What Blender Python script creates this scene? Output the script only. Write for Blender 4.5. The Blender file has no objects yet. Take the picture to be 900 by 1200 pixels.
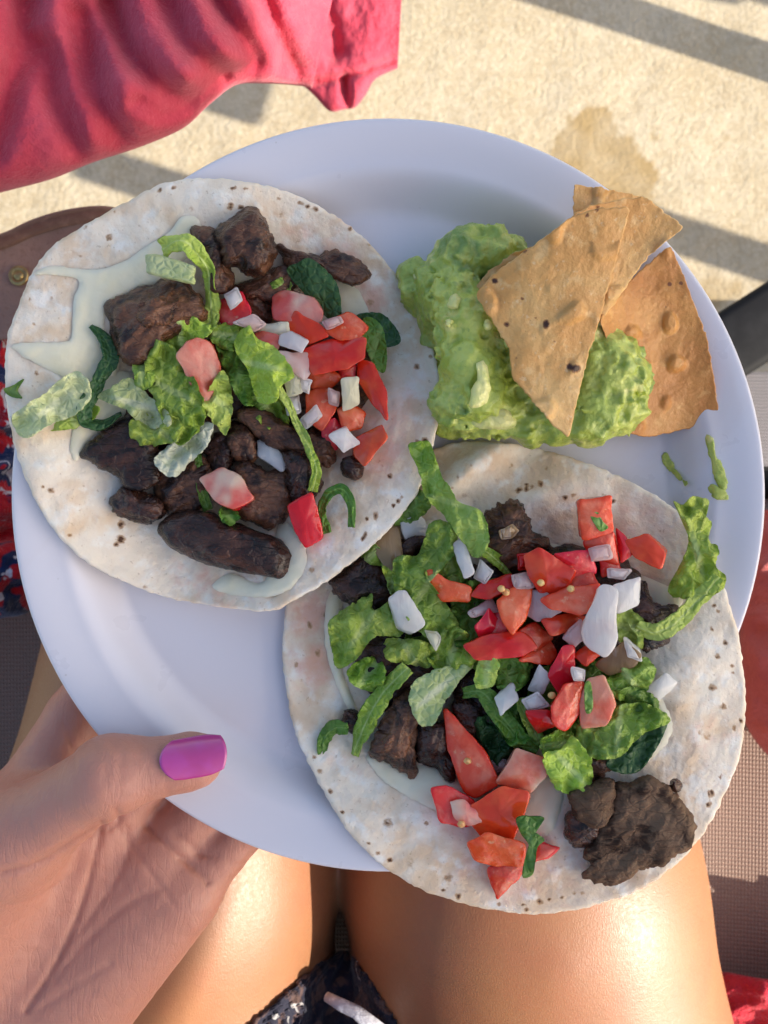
import bpy, bmesh, math, random
import numpy as np
from mathutils import Vector, Matrix
import openvdb

# ------------------------------------------------------------------ camera, light, exposure
scene = bpy.context.scene
CZ = 0.26            # camera height above the plate's rim (z = 0), metres
FPX = 902.0          # focal length in photograph pixels (900 x 1200)
FLOOR = -0.64
def P(px, py, z):
    """photo pixel at height z -> world point (the camera looks straight down)"""
    d = CZ - z
    return np.array([(px - 450.0) / FPX * d, (600.0 - py) / FPX * d, z + 0.0 * d])

cam_d = bpy.data.cameras.new('camera')
cam = bpy.data.objects.new('camera', cam_d); scene.collection.objects.link(cam)
cam.location = (0, 0, CZ)
cam_d.sensor_fit = 'VERTICAL'; cam_d.sensor_height = 36.0; cam_d.lens = 36.0 * FPX / 1200.0
cam_d.clip_start = 0.01; cam_d.clip_end = 400
cam_d.dof.use_dof = True; cam_d.dof.focus_distance = CZ - 0.006; cam_d.dof.aperture_fstop = 17.0
scene.camera = cam

SUN = Vector((1.6, -0.53, 1.0)).normalized()      # towards the sun
world = bpy.data.worlds.new('World'); scene.world = world; world.use_nodes = True
wn = world.node_tree
sky = wn.nodes.new('ShaderNodeTexSky'); sky.sky_type = 'NISHITA'; sky.sun_disc = False
sky.sun_elevation = math.asin(SUN.z); sky.sun_rotation = math.atan2(SUN.x, SUN.y)
sky.dust_density = 2.2; sky.air_density = 0.9; sky.ozone_density = 0.7
wn.links.new(sky.outputs[0], wn.nodes['Background'].inputs[0])
wn.nodes['Background'].inputs[1].default_value = 0.15
sun_d = bpy.data.lights.new('sun', 'SUN'); sun_d.energy = 5.0; sun_d.angle = math.radians(0.4)
sun_d.color = (1.0, 0.92, 0.80)
sun = bpy.data.objects.new('sun', sun_d); scene.collection.objects.link(sun)
sun.rotation_euler = (-SUN).to_track_quat('-Z', 'Y').to_euler(); sun.location = (3, -1, 3)
scene.view_settings.view_transform = 'Standard'; scene.view_settings.look = 'None'
scene.view_settings.exposure = 0.88; scene.view_settings.gamma = 1.0
scene.view_settings.use_curve_mapping = False
scene.cycles.use_denoising = True
scene.cycles.max_bounces = 8
scene.cycles.sample_clamp_indirect = 6.0

rng = np.random.default_rng(7)
COL = scene.collection

# ------------------------------------------------------------------ numpy noise
_perm = np.random.default_rng(3).permutation(512).astype(np.int64)
_perm = np.concatenate([_perm, _perm, _perm])
_grad = np.random.default_rng(5).normal(size=(512, 3)); _grad /= np.linalg.norm(_grad, axis=1)[:, None]
def perlin(p):
    p = np.asarray(p, float); i = np.floor(p).astype(np.int64); f = p - i; i &= 511
    u = f * f * f * (f * (f * 6 - 15) + 10)
    def g(dx, dy, dz):
        h = _perm[_perm[_perm[(i[..., 0] + dx) & 511] + ((i[..., 1] + dy) & 511)] + ((i[..., 2] + dz) & 511)]
        v = _grad[h]
        return v[..., 0] * (f[..., 0] - dx) + v[..., 1] * (f[..., 1] - dy) + v[..., 2] * (f[..., 2] - dz)
    def lerp(a, b, t): return a + (b - a) * t
    x0 = lerp(lerp(g(0,0,0), g(1,0,0), u[...,0]), lerp(g(0,1,0), g(1,1,0), u[...,0]), u[...,1])
    x1 = lerp(lerp(g(0,0,1), g(1,0,1), u[...,0]), lerp(g(0,1,1), g(1,1,1), u[...,0]), u[...,1])
    return 1.5 * lerp(x0, x1, u[..., 2])
def fbm(p, o=3):
    p = np.asarray(p, float); s = 0; a = 1.0
    for k in range(o):
        s = s + a * perlin(p * (2.03 ** k) + 17.3 * k); a *= 0.5
    return s
def ridged(p, o=2):
    p = np.asarray(p, float); s = 0; a = 1.0
    for k in range(o):
        s = s + a * (1 - 2 * np.abs(perlin(p * (2.1 ** k) + 9.1 * k))); a *= 0.5
    return s
def sstep(a, b, x):
    t = np.clip((np.asarray(x, float) - a) / (b - a), 0, 1); return t * t * (3 - 2 * t)

# ------------------------------------------------------------------ objects
def tag(o, label, cat, group=None):
    o['label'] = label; o['category'] = cat
    if group: o['group'] = group
    return o
def mesh_obj(name, verts, faces, mats, parent=None, smooth=True, attrs=None, mat_idx=None, displace=None, center=True):
    verts = np.asarray(verts, float)
    c = verts.mean(0) if center else np.zeros(3)
    me = bpy.data.meshes.new(name)
    me.from_pydata((verts - c).tolist(), [], faces if isinstance(faces, list) else faces.tolist())
    me.update()
    if displace is not None:
        n = np.empty(len(verts) * 3); me.vertex_normals.foreach_get('vector', n); n = n.reshape(-1, 3)
        v2 = verts + n * displace(verts, n)[:, None]
        me.vertices.foreach_set('co', (v2 - c).ravel()); me.update()
    if not isinstance(mats, (list, tuple)): mats = [mats]
    for m in mats: me.materials.append(m)
    if mat_idx is not None: me.polygons.foreach_set('material_index', np.asarray(mat_idx, dtype=np.int32))
    me.polygons.foreach_set('use_smooth', np.full(len(me.polygons), smooth))
    for k, v in (attrs or {}).items():
        a = me.attributes.new(k, 'FLOAT', 'POINT'); a.data.foreach_set('value', np.asarray(v, dtype=np.float32))
    me.update()
    o = bpy.data.objects.new(name, me); COL.objects.link(o); o.location = c
    if parent is not None:
        o.parent = parent; o.matrix_parent_inverse = Matrix.Identity(4)
        o.location = Vector(c) - parent.location
    return o
def empty(name, loc):
    o = bpy.data.objects.new(name, None); COL.objects.link(o); o.location = loc; o.empty_display_size = 0.02
    return o
def struct(o): o['kind'] = 'structure'; return o

# ------------------------------------------------------------------ materials
def lin(r, g, b):
    f = lambda c: c / 12.92 if c <= 0.04045 else ((c + 0.055) / 1.055) ** 2.4
    return (f(r / 255), f(g / 255), f(b / 255))
class Mat:
    def __init__(s, name, base, rough=0.5, spec=0.5, sss=0.0, sss_r=(0.01, 0.004, 0.002), sss_scale=1.0, coat=0.0, trans=0.0, sheen=0.0, metal=0.0):
        s.m = bpy.data.materials.new(name); s.m.use_nodes = True
        s.nt = s.m.node_tree; s.n = s.nt.nodes; s.l = s.nt.links
        s.b = s.n['Principled BSDF']
        s.set('Roughness', rough); s.set('Specular IOR Level', spec); s.set('Metallic', metal)
        if sss: s.set('Subsurface Weight', sss); s.b.inputs['Subsurface Radius'].default_value = sss_r; s.set('Subsurface Scale', sss_scale)
        if coat: s.set('Coat Weight', coat); s.set('Coat Roughness', 0.12)
        if trans: s.set('Transmission Weight', trans)
        if sheen: s.set('Sheen Weight', sheen); s.set('Sheen Roughness', 0.4)
        tc = s.n.new('ShaderNodeTexCoord'); oi = s.n.new('ShaderNodeObjectInfo')
        mul = s.n.new('ShaderNodeVectorMath'); mul.operation = 'SCALE'; mul.inputs[0].default_value = (3.1, 1.7, 2.3)
        s.l.new(oi.outputs['Random'], mul.inputs['Scale'])
        add = s.n.new('ShaderNodeVectorMath'); add.operation = 'ADD'
        s.l.new(tc.outputs['Object'], add.inputs[0]); s.l.new(mul.outputs[0], add.inputs[1])
        s.vec = add.outputs[0]; s.rand = oi.outputs['Random']
        rgb = s.n.new('ShaderNodeRGB'); rgb.outputs[0].default_value = (*base, 1); s.col = rgb.outputs[0]; s.hgt = None
    def set(s, k, v): s.b.inputs[k].default_value = v
    def scaled(s, sc):
        m = s.n.new('ShaderNodeMapping'); m.inputs['Scale'].default_value = sc; s.l.new(s.vec, m.inputs[0]); return m.outputs[0]
    def noise(s, scale, detail=3, dist=0.0, stretch=None, rough=0.55):
        t = s.n.new('ShaderNodeTexNoise'); t.inputs['Scale'].default_value = scale; t.inputs['Detail'].default_value = detail
        t.inputs['Distortion'].default_value = dist; t.inputs['Roughness'].default_value = rough
        s.l.new(s.scaled(stretch) if stretch else s.vec, t.inputs['Vector']); return t.outputs['Fac']
    def lines(s, scale, rot, stretch=0.12, lo=0.47, hi=0.53):
        m = s.n.new('ShaderNodeMapping'); m.inputs['Rotation'].default_value = (0, 0, rot); m.inputs['Scale'].default_value = (1, stretch, 1)
        s.l.new(s.vec, m.inputs[0]); t = s.n.new('ShaderNodeTexNoise'); t.inputs['Scale'].default_value = scale; t.inputs['Detail'].default_value = 3
        t.inputs['Distortion'].default_value = 0.6; s.l.new(m.outputs[0], t.inputs['Vector'])
        v = s.math('ABSOLUTE', s.math('SUBTRACT', t.outputs['Fac'], 0.5), 0); return s.ramp(v, 0.0, 0.035)
    def voro(s, scale, feature='F1', stretch=None, rnd=1.0):
        t = s.n.new('ShaderNodeTexVoronoi'); t.feature = feature; t.inputs['Scale'].default_value = scale
        t.inputs['Randomness'].default_value = rnd
        s.l.new(s.scaled(stretch) if stretch else s.vec, t.inputs['Vector']); return t.outputs['Distance']
    def wave(s, scale, axis='X', dist=0.0):
        t = s.n.new('ShaderNodeTexWave'); t.bands_direction = axis; t.inputs['Scale'].default_value = scale
        t.inputs['Distortion'].default_value = dist; s.l.new(s.vec, t.inputs['Vector']); return t.outputs['Fac']
    def attr(s, name):
        a = s.n.new('ShaderNodeAttribute'); a.attribute_name = name; return a.outputs['Fac']
    def ramp(s, fac, lo, hi, inv=False):
        r = s.n.new('ShaderNodeMapRange'); r.interpolation_type = 'SMOOTHSTEP'
        r.inputs['From Min'].default_value = lo; r.inputs['From Max'].default_value = hi
        r.inputs['To Min'].default_value = 1.0 if inv else 0.0; r.inputs['To Max'].default_value = 0.0 if inv else 1.0
        s.l.new(fac, r.inputs['Value']); return r.outputs['Result']
    def math(s, op, a, b):
        m = s.n.new('ShaderNodeMath'); m.operation = op
        for k, v in ((0, a), (1, b)):
            if isinstance(v, (int, float)): m.inputs[k].default_value = v
            else: s.l.new(v, m.inputs[k])
        return m.outputs[0]
    def mix(s, fac, col, amount=1.0):
        if amount != 1.0: fac = s.math('MULTIPLY', fac, amount)
        m = s.n.new('ShaderNodeMix'); m.data_type = 'RGBA'
        s.l.new(fac, m.inputs[0]); s.l.new(s.col, m.inputs[6])
        if isinstance(col, tuple): m.inputs[7].default_value = (*col, 1)
        else: s.l.new(col, m.inputs[7])
        s.col = m.outputs[2]; return s
    def vary(s, amount=0.15, hue=0.0):
        h = s.n.new('ShaderNodeHueSaturation'); s.l.new(s.col, h.inputs['Color'])
        r = s.n.new('ShaderNodeMapRange'); s.l.new(s.rand, r.inputs['Value'])
        r.inputs['To Min'].default_value = 1 - amount; r.inputs['To Max'].default_value = 1 + amount
        s.l.new(r.outputs[0], h.inputs['Value'])
        if hue:
            r2 = s.n.new('ShaderNodeMapRange'); s.l.new(s.math('FRACT', s.math('MULTIPLY', s.rand, 7.31), 0), r2.inputs['Value'])
            r2.inputs['To Min'].default_value = 0.5 - hue; r2.inputs['To Max'].default_value = 0.5 + hue
            s.l.new(r2.outputs[0], h.inputs['Hue'])
        s.col = h.outputs[0]; return s
    def height(s, fac, amount):
        f = s.math('MULTIPLY', fac, amount)
        s.hgt = f if s.hgt is None else s.math('ADD', s.hgt, f); return s
    def roughmap(s, fac, lo, hi):
        r = s.n.new('ShaderNodeMapRange'); s.l.new(fac, r.inputs['Value'])
        r.inputs['To Min'].default_value = lo; r.inputs['To Max'].default_value = hi
        s.l.new(r.outputs[0], s.b.inputs['Roughness']); return s
    def done(s, bump=1.0, translucent=0.0, sheen_tint=None):
        s.l.new(s.col, s.b.inputs['Base Color'])
        nrm = None
        if s.hgt is not None:                     # heights are in metres
            bp = s.n.new('ShaderNodeBump'); bp.inputs['Strength'].default_value = bump; bp.inputs['Distance'].default_value = 1.0
            s.l.new(s.hgt, bp.inputs['Height']); nrm = bp.outputs[0]; s.l.new(nrm, s.b.inputs['Normal'])
        if sheen_tint: s.b.inputs['Sheen Tint'].default_value = (*sheen_tint, 1)
        if translucent:
            t = s.n.new('ShaderNodeBsdfTranslucent'); s.l.new(s.col, t.inputs['Color'])
            if nrm: s.l.new(nrm, t.inputs['Normal'])
            mx = s.n.new('ShaderNodeMixShader'); mx.inputs[0].default_value = translucent
            s.l.new(s.b.outputs[0], mx.inputs[1]); s.l.new(t.outputs[0], mx.inputs[2])
            s.l.new(mx.outputs[0], s.n['Material Output'].inputs['Surface'])
        return s.m

MT = {}
# floor: sunlit sandy concrete
a = Mat('sandy_concrete', (0.44, 0.36, 0.235), 0.9, 0.2)
a.mix(a.ramp(a.noise(9, 5), 0.35, 0.65), (0.49, 0.415, 0.29)).mix(a.ramp(a.noise(75, 6), 0.42, 0.62), (0.38, 0.30, 0.185), 0.5)
a.mix(a.ramp(a.noise(190, 4), 0.48, 0.66), (0.55, 0.475, 0.345), 0.55).mix(a.ramp(a.noise(300, 3), 0.56, 0.68), (0.31, 0.24, 0.145), 0.28)
a.mix(a.ramp(a.voro(55), 0.0, 0.12, True), (0.30, 0.23, 0.14), 0.3)
a.height(a.noise(160, 5), 0.0016).height(a.noise(600, 2), 0.0006); a.mix(a.attr('wet'), (0.30, 0.205, 0.085), 0.9); MT['floor'] = a.done()
# plate: white melamine
a = Mat('white_melamine', (0.71, 0.68, 0.70), 0.28, 0.5, coat=0.15)
a.mix(a.ramp(a.noise(24, 4), 0.55, 0.75), (0.67, 0.64, 0.66), 0.6).mix(a.ramp(a.voro(70), 0.0, 0.035, True), (0.35, 0.30, 0.26), 0.5)
a.mix(a.ramp(a.noise(9, 6, 1.5), 0.60, 0.72), (0.64, 0.54, 0.50), 0.35)
a.height(a.noise(600, 2), 0.00002); a.roughmap(a.noise(40, 4), 0.2, 0.42); MT['plate'] = a.done()
# tortilla
a = Mat('corn_tortilla', (0.89, 0.765, 0.595), 0.75, 0.2, sss=0.15, sss_r=(0.004, 0.003, 0.002))
a.mix(a.ramp(a.noise(45, 5, 0.6), 0.42, 0.64), (0.75, 0.54, 0.335), 0.85).mix(a.ramp(a.noise(150, 4), 0.48, 0.70), (0.93, 0.875, 0.765), 0.8)
a.mix(a.ramp(a.voro(420), 0.0, 0.2, True), (0.70, 0.54, 0.35), 0.3).mix(a.ramp(a.noise(700, 2), 0.66, 0.74), (0.42, 0.27, 0.14), 0.4)
tn = a.math('ADD', a.attr('toast'), a.math('MULTIPLY', a.math('SUBTRACT', a.noise(650, 4), 0.5), 0.55))
a.mix(a.ramp(a.math('ADD', a.attr('stain'), a.math('MULTIPLY', a.math('SUBTRACT', a.noise(190, 5), 0.5), 1.1)), 0.2, 0.85), (0.80, 0.42, 0.29), 0.75)
a.mix(a.ramp(tn, 0.22, 0.55), (0.42, 0.23, 0.10), 0.8).mix(a.ramp(tn, 0.5, 0.85), (0.075, 0.03, 0.015), 0.95)
a.height(a.noise(420, 4), 0.0005).height(a.ramp(a.voro(500), 0.0, 0.3), 0.00008).height(a.noise(70, 3), 0.0010)
MT['tortilla'] = a.done()
# melted cheese
a = Mat('melted_white_cheese', (0.94, 0.82, 0.56), 0.32, 0.3, sss=0.35, sss_r=(0.006, 0.005, 0.003))
a.mix(a.ramp(a.noise(120, 4), 0.45, 0.7), (0.90, 0.77, 0.50), 0.7); a.height(a.noise(130, 3), 0.0005); MT['cheese'] = a.done()
# beef
def beef(name, base, hi, dk, rough, fibre, coat, spec=0.28):
    a = Mat(name, base, rough, spec, sss=0.08, sss_r=(0.004, 0.001, 0.0006), coat=coat)
    a.set('Coat Roughness', 0.10)
    a.mix(a.ramp(a.noise(75, 5, 1.2, stretch=(1, 1.6, 1)), 0.40, 0.62), hi, 0.9)
    a.mix(a.ramp(a.noise(120, 5, 0.6), 0.50, 0.62), dk, 0.9)
    a.mix(a.ramp(a.noise(520, 4, 0.5, stretch=(0.7, 0.6 * fibre, 1)), 0.54, 0.68), hi, 0.5)
    a.mix(a.ramp(a.noise(60, 3), 0.66, 0.74), tuple(min(1, c * 1.9) for c in hi), 0.6).vary(0.18)
    a.height(a.noise(380, 5, 0.8, stretch=(0.6, 0.7 * fibre, 1)), 0.0008).height(a.noise(1300, 3), 0.0002).height(a.ramp(a.voro(260, 'DISTANCE_TO_EDGE', stretch=(0.6, 1.3, 1)), 0.0, 0.10), 0.0002).height(a.noise(140, 3), 0.0012)
    a.roughmap(a.noise(150, 4), rough - 0.25, rough + 0.25)
    return a.done()
MT['beef'] = beef('grilled_beef', (0.074, 0.030, 0.016), (0.175, 0.075, 0.036), (0.015, 0.006, 0.004), 0.34, 2.4, 0.20)
MT['beef_dark'] = beef('charred_beef', (0.028, 0.0115, 0.008), (0.085, 0.034, 0.020), (0.007, 0.004, 0.003), 0.28, 2.0, 0.25)
MT['beef_grey'] = beef('dry_grilled_beef', (0.110, 0.060, 0.034), (0.165, 0.098, 0.058), (0.036, 0.017, 0.010), 0.62, 2.0, 0.0, 0.14)
# tomato
a = Mat('tomato_skin', (0.66, 0.022, 0.010), 0.16, 0.4, sss=0.15, sss_r=(0.006, 0.0015, 0.001), coat=0.22)
a.mix(a.ramp(a.noise(90, 4), 0.45, 0.7), (0.76, 0.090, 0.028), 0.8).vary(0.16, 0.01); a.height(a.noise(130, 2), 0.0005); MT['tomato_skin'] = a.done()
a = Mat('tomato_flesh', (0.74, 0.072, 0.034), 0.18, 0.4, sss=0.5, sss_r=(0.010, 0.003, 0.0015), coat=0.2)
a.mix(a.ramp(a.noise(120, 5, 0.6), 0.42, 0.68), (0.82, 0.22, 0.13), 0.75).mix(a.ramp(a.noise(80, 3), 0.55, 0.68), (0.62, 0.030, 0.012), 0.85)
a.mix(a.ramp(a.noise(330, 4), 0.60, 0.72), (0.80, 0.42, 0.25), 0.6)
a.mix(a.ramp(a.math('ADD', a.attr('rad'), a.math('MULTIPLY', a.math('SUBTRACT', a.noise(150, 3), 0.5), 0.9)), 0.72, 1.0), (0.70, 0.028, 0.012), 0.9).vary(0.15, 0.012)
a.height(a.noise(300, 4), 0.0006); MT['tomato_flesh'] = a.done()
a = Mat('tomato_pale_flesh', (0.80, 0.30, 0.20), 0.2, 0.5, sss=0.5, sss_r=(0.010, 0.005, 0.003), coat=0.2)
a.mix(a.ramp(a.noise(75, 4), 0.42, 0.62), (0.72, 0.10, 0.055), 0.85).mix(a.ramp(a.noise(60, 2), 0.54, 0.72), (0.88, 0.66, 0.45), 0.85).vary(0.12, 0.01)
a.height(a.noise(300, 4), 0.0004); MT['tomato_pale'] = a.done()
a = Mat('tomato_seed', (0.72, 0.46, 0.17), 0.3, 0.5, sss=0.2); a.mix(a.ramp(a.noise(300), .45, .65), (0.62, 0.25, 0.08)); MT['seed'] = a.done()
# onion
def onion(name, base, tint, amt):
    a = Mat(name, base, 0.25, 0.45, sss=0.6, sss_r=(0.010, 0.009, 0.008), coat=0.2)
    a.mix(a.ramp(a.noise(60, 3), 0.44, 0.66), tint, amt).mix(a.ramp(a.noise(130, 3, 0.5, stretch=(3, 0.7, 1)), 0.52, 0.75), (0.93, 0.91, 0.86), 0.5).vary(0.06)
    a.height(a.noise(180, 3, 0.3, stretch=(4, 0.6, 1)), 0.0003); return a.done(translucent=0.4)
MT['onion'] = onion('white_onion', (0.92, 0.89, 0.83), (0.86, 0.70, 0.66), 0.5)
MT['onion_pink'] = onion('tomato_stained_onion', (0.86, 0.62, 0.56), (0.78, 0.40, 0.36), 0.7)
MT['onion_green'] = onion('greenish_onion', (0.84, 0.80, 0.54), (0.90, 0.86, 0.68), 0.8)
MT['onion_cooked'] = onion('grilled_onion', (0.50, 0.33, 0.17), (0.36, 0.21, 0.10), 0.8)
# leaves
def leafmat(name, base, pale, dark, vein, gl=0.32, tr=0.3):
    a = Mat(name, base, gl, 0.35)
    a.mix(a.ramp(a.noise(24, 3), 0.38, 0.66), pale, 0.8).mix(a.ramp(a.noise(30, 3), 0.52, 0.74), dark, 0.6)
    a.mix(a.ramp(a.attr('rib'), 0.4, 0.95), vein, 0.75)
    dv = a.math('ADD', a.voro(380, 'DISTANCE_TO_EDGE'), a.math('MULTIPLY', a.math('SUBTRACT', a.noise(500, 2), 0.5), 0.14))
    a.mix(a.ramp(dv, 0.0, 0.045, True), vein, 0.28).vary(0.2, 0.012)
    a.height(a.ramp(dv, 0.0, 0.30), 0.00035).height(a.noise(110, 2), 0.0003).height(a.noise(800, 2), 0.00004)
    a.roughmap(a.noise(120, 3), gl - 0.1, gl + 0.2)
    return a.done(translucent=tr)
MT['lettuce'] = leafmat('romaine_lettuce', (0.26, 0.41, 0.045), (0.44, 0.56, 0.12), (0.09, 0.23, 0.025), (0.56, 0.66, 0.24))
MT['lettuce_bright'] = leafmat('bright_lettuce', (0.44, 0.59, 0.070), (0.60, 0.69, 0.17), (0.21, 0.40, 0.035), (0.62, 0.72, 0.27))
MT['lettuce_pale'] = leafmat('pale_lettuce_rib', (0.54, 0.63, 0.25), (0.72, 0.75, 0.46), (0.32, 0.50, 0.12), (0.80, 0.82, 0.58))
MT['lettuce_white'] = leafmat('white_lettuce_rib', (0.74, 0.76, 0.56), (0.84, 0.84, 0.70), (0.56, 0.64, 0.32), (0.66, 0.72, 0.44))
MT['leaf_dark'] = leafmat('dark_green_leaf', (0.034, 0.098, 0.030), (0.055, 0.15, 0.04), (0.014, 0.048, 0.018), (0.08, 0.18, 0.06), 0.36, 0.15)
MT['leaf_mid'] = leafmat('mid_green_leaf', (0.10, 0.235, 0.028), (0.20, 0.36, 0.055), (0.035, 0.11, 0.018), (0.26, 0.42, 0.11), 0.30, 0.25)
# guacamole
a = Mat('guacamole', (0.38, 0.465, 0.065), 0.28, 0.5, sss=0.15, sss_r=(0.003, 0.003, 0.001), coat=0.3)
a.mix(a.ramp(a.noise(85, 5, 0.7), 0.42, 0.60), (0.55, 0.60, 0.11), 0.95).mix(a.ramp(a.noise(50, 4, 0.5), 0.56, 0.66), (0.16, 0.27, 0.05), 0.85)
a.mix(a.ramp(a.noise(62, 3), 0.60, 0.70), (0.78, 0.72, 0.24), 0.9).mix(a.ramp(a.noise(330, 3), 0.60, 0.68), (0.20, 0.30, 0.05), 0.5)
a.height(a.noise(520, 5), 0.0007).height(a.noise(200, 4), 0.0012); MT['guac'] = a.done()
a = Mat('avocado_chunk', (0.74, 0.70, 0.26), 0.32, 0.5, sss=0.25, sss_r=(0.005, 0.005, 0.002), coat=0.1)
a.mix(a.ramp(a.noise(90, 4), 0.42, 0.62), (0.58, 0.62, 0.18)).vary(0.1); a.height(a.noise(300, 4), 0.0014); MT['avocado'] = a.done()
# chips
a = Mat('fried_tortilla_chip', (0.66, 0.335, 0.095), 0.5, 0.4, sss=0.1, sss_r=(0.003, 0.0015, 0.0006))
a.mix(a.ramp(a.noise(28, 5, 0.8), 0.42, 0.62), (0.76, 0.46, 0.165), 0.95).mix(a.ramp(a.noise(190, 4), 0.55, 0.72), (0.82, 0.55, 0.24), 0.7)
a.mix(a.ramp(a.noise(480, 3), 0.62, 0.72), (0.76, 0.58, 0.33), 0.55).mix(a.ramp(a.voro(520), 0.0, 0.16, True), (0.28, 0.11, 0.03), 0.45)
tn = a.math('ADD', a.attr('toast'), a.math('MULTIPLY', a.math('SUBTRACT', a.noise(600, 4), 0.5), 0.6))
a.mix(a.ramp(tn, 0.25, 0.55), (0.24, 0.09, 0.03), 0.85).mix(a.ramp(tn, 0.5, 0.8), (0.05, 0.018, 0.01), 0.95).vary(0.12)
a.height(a.noise(800, 4), 0.00035).height(a.noise(260, 3), 0.0004).height(a.noise(70, 3), 0.0012).height(a.ramp(a.voro(130), 0.0, 0.3, True), 0.0003); a.roughmap(a.noise(90, 4), 0.3, 0.6); MT['chip'] = a.done()
a = Mat('dark_fried_chip', (0.50, 0.20, 0.042), 0.42, 0.45, sss=0.1, sss_r=(0.003, 0.0015, 0.0006))
a.mix(a.ramp(a.noise(40, 5, 0.5), 0.4, 0.66), (0.62, 0.29, 0.07), 0.9).mix(a.ramp(a.noise(210, 4), 0.56, 0.72), (0.72, 0.40, 0.13), 0.7)
a.mix(a.ramp(a.attr('toast'), 0.3, 0.6), (0.16, 0.05, 0.018), 0.9); a.height(a.noise(800, 4), 0.00035).height(a.noise(90, 3), 0.0014); MT['chip_dark'] = a.done()
# skin
def skin(name, base, rosy, tan, sheen_r, fine):
    a = Mat(name, base, sheen_r, 0.5, sss=0.22, sss_r=(0.009, 0.0035, 0.0018))
    a.mix(a.ramp(a.noise(28, 4), 0.42, 0.7), rosy, 0.55).mix(a.ramp(a.noise(60, 4), 0.5, 0.75), tan, 0.4)
    a.mix(a.ramp(a.noise(420, 3), 0.55, 0.75), tan, 0.3)
    a.height(a.noise(1400, 3, 0.4), 0.00016 * fine).height(a.ramp(a.voro(1000, 'DISTANCE_TO_EDGE', stretch=(1, 0.4, 1)), 0.0, 0.25), 0.00005 * fine)
    a.height(a.noise(330, 3, 1.2, stretch=(0.35, 1.5, 1)), 0.00022 * fine)
    a.roughmap(a.noise(500, 3), sheen_r - 0.12, sheen_r + 0.15)
    return a
a = skin('skin', (0.30, 0.130, 0.056), (0.31, 0.112, 0.054), (0.245, 0.104, 0.046), 0.46, 0.45)
a.mix(a.attr('rosy'), (0.53, 0.240, 0.175), 0.85)
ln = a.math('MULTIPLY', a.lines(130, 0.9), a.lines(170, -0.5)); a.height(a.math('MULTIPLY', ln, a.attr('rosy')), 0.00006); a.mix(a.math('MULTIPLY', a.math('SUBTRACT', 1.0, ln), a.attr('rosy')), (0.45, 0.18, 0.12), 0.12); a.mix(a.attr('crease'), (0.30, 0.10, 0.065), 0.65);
MT['skin'] = a.done()
a = Mat('magenta_nail_polish', (0.50, 0.055, 0.24), 0.16, 0.5, coat=0.8); a.mix(a.ramp(a.noise(150, 2), .4, .7), (0.50, 0.06, 0.29)); a.height(a.noise(120, 2), 0.0002); MT['nail'] = a.done()
# cloth
def cloth(name, base, c2, sheen, scale=900, amt=0.0005, tint=None):
    a = Mat(name, base, 0.95, 0.1, sheen=sheen)
    a.mix(a.ramp(a.noise(40, 5), 0.4, 0.68), c2, 0.7).mix(a.ramp(a.noise(scale * 0.4, 3), 0.5, 0.72), c2, 0.5)
    a.height(a.noise(scale, 3), amt).height(a.noise(scale * 0.3, 3), amt * 1.5); return a.done(sheen_tint=tint)
MT['rose'] = cloth('rose_velour', (0.52, 0.060, 0.095), (0.62, 0.10, 0.14), 0.4, 900, 0.0008, (1.0, 0.55, 0.60))
MT['red_terry'] = cloth('red_terry', (0.50, 0.025, 0.045), (0.62, 0.06, 0.075), 0.5, 420, 0.003, (1.0, 0.4, 0.4))
MT['coral'] = cloth('coral_cotton', (0.50, 0.15, 0.135), (0.44, 0.12, 0.115), 0.4, 700, 0.0008, (1.0, 0.5, 0.5))
a = Mat('taupe_sling_mesh', (0.27, 0.175, 0.135), 0.7, 0.3)
w1 = a.wave(150, 'X'); w2 = a.wave(110, 'Y')
a.mix(a.ramp(a.math('MULTIPLY', w1, w2), 0.15, 0.6), (0.42, 0.30, 0.235)).mix(a.ramp(a.noise(14, 4), .4, .7), (0.30, 0.19, 0.15), .3)
a.height(a.math('MULTIPLY', w1, w2), 0.0012); MT['sling'] = a.done()
a = Mat('grey_sling_mesh', (0.22, 0.20, 0.20), 0.7, 0.3); w1 = a.wave(150, 'X'); w2 = a.wave(110, 'Y')
a.mix(a.ramp(a.math('MULTIPLY', w1, w2), 0.15, 0.6), (0.36, 0.33, 0.33)); a.height(a.math('MULTIPLY', w1, w2), 0.001); MT['grey_sling'] = a.done()
a = Mat('black_powder_coat', (0.010, 0.010, 0.011), 0.7, 0.2); a.mix(a.ramp(a.noise(60, 4), .45, .7), (0.016, 0.016, 0.017)); a.height(a.noise(900, 2), .0001); MT['black'] = a.done()
a = Mat('tan_canvas', (0.26, 0.155, 0.115), 0.7, 0.3); a.mix(a.ramp(a.noise(18, 4), .4, .68), (0.36, 0.22, 0.16), .8).mix(a.ramp(a.noise(300, 3), .5, .7), (0.22, 0.12, 0.08), .5); a.height(a.noise(700, 3), .0004); MT['canvas'] = a.done()
a = Mat('brown_canvas_hem', (0.165, 0.085, 0.055), 0.65, 0.3); a.mix(a.ramp(a.noise(200, 4), .45, .7), (0.22, 0.12, 0.08)); a.height(a.noise(700, 3), .0004); MT['hem'] = a.done()
a = Mat('aged_brass', (0.50, 0.36, 0.14), 0.38, 0.5, metal=0.9); a.mix(a.ramp(a.noise(200, 4), .45, .7), (0.30, 0.20, 0.09)); MT['brass'] = a.done()
a = Mat('dark_print_cloth', (0.020, 0.020, 0.035), 0.8, 0.2, sheen=0.2)
a.mix(a.ramp(a.noise(70, 3, 1.5), 0.5, 0.6), (0.13, 0.075, 0.06), .8).mix(a.ramp(a.noise(95, 2, 1.0), 0.68, 0.72), (0.42, 0.40, 0.39), .9); a.height(a.noise(600, 3), .0005); MT['shorts'] = a.done()
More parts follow.
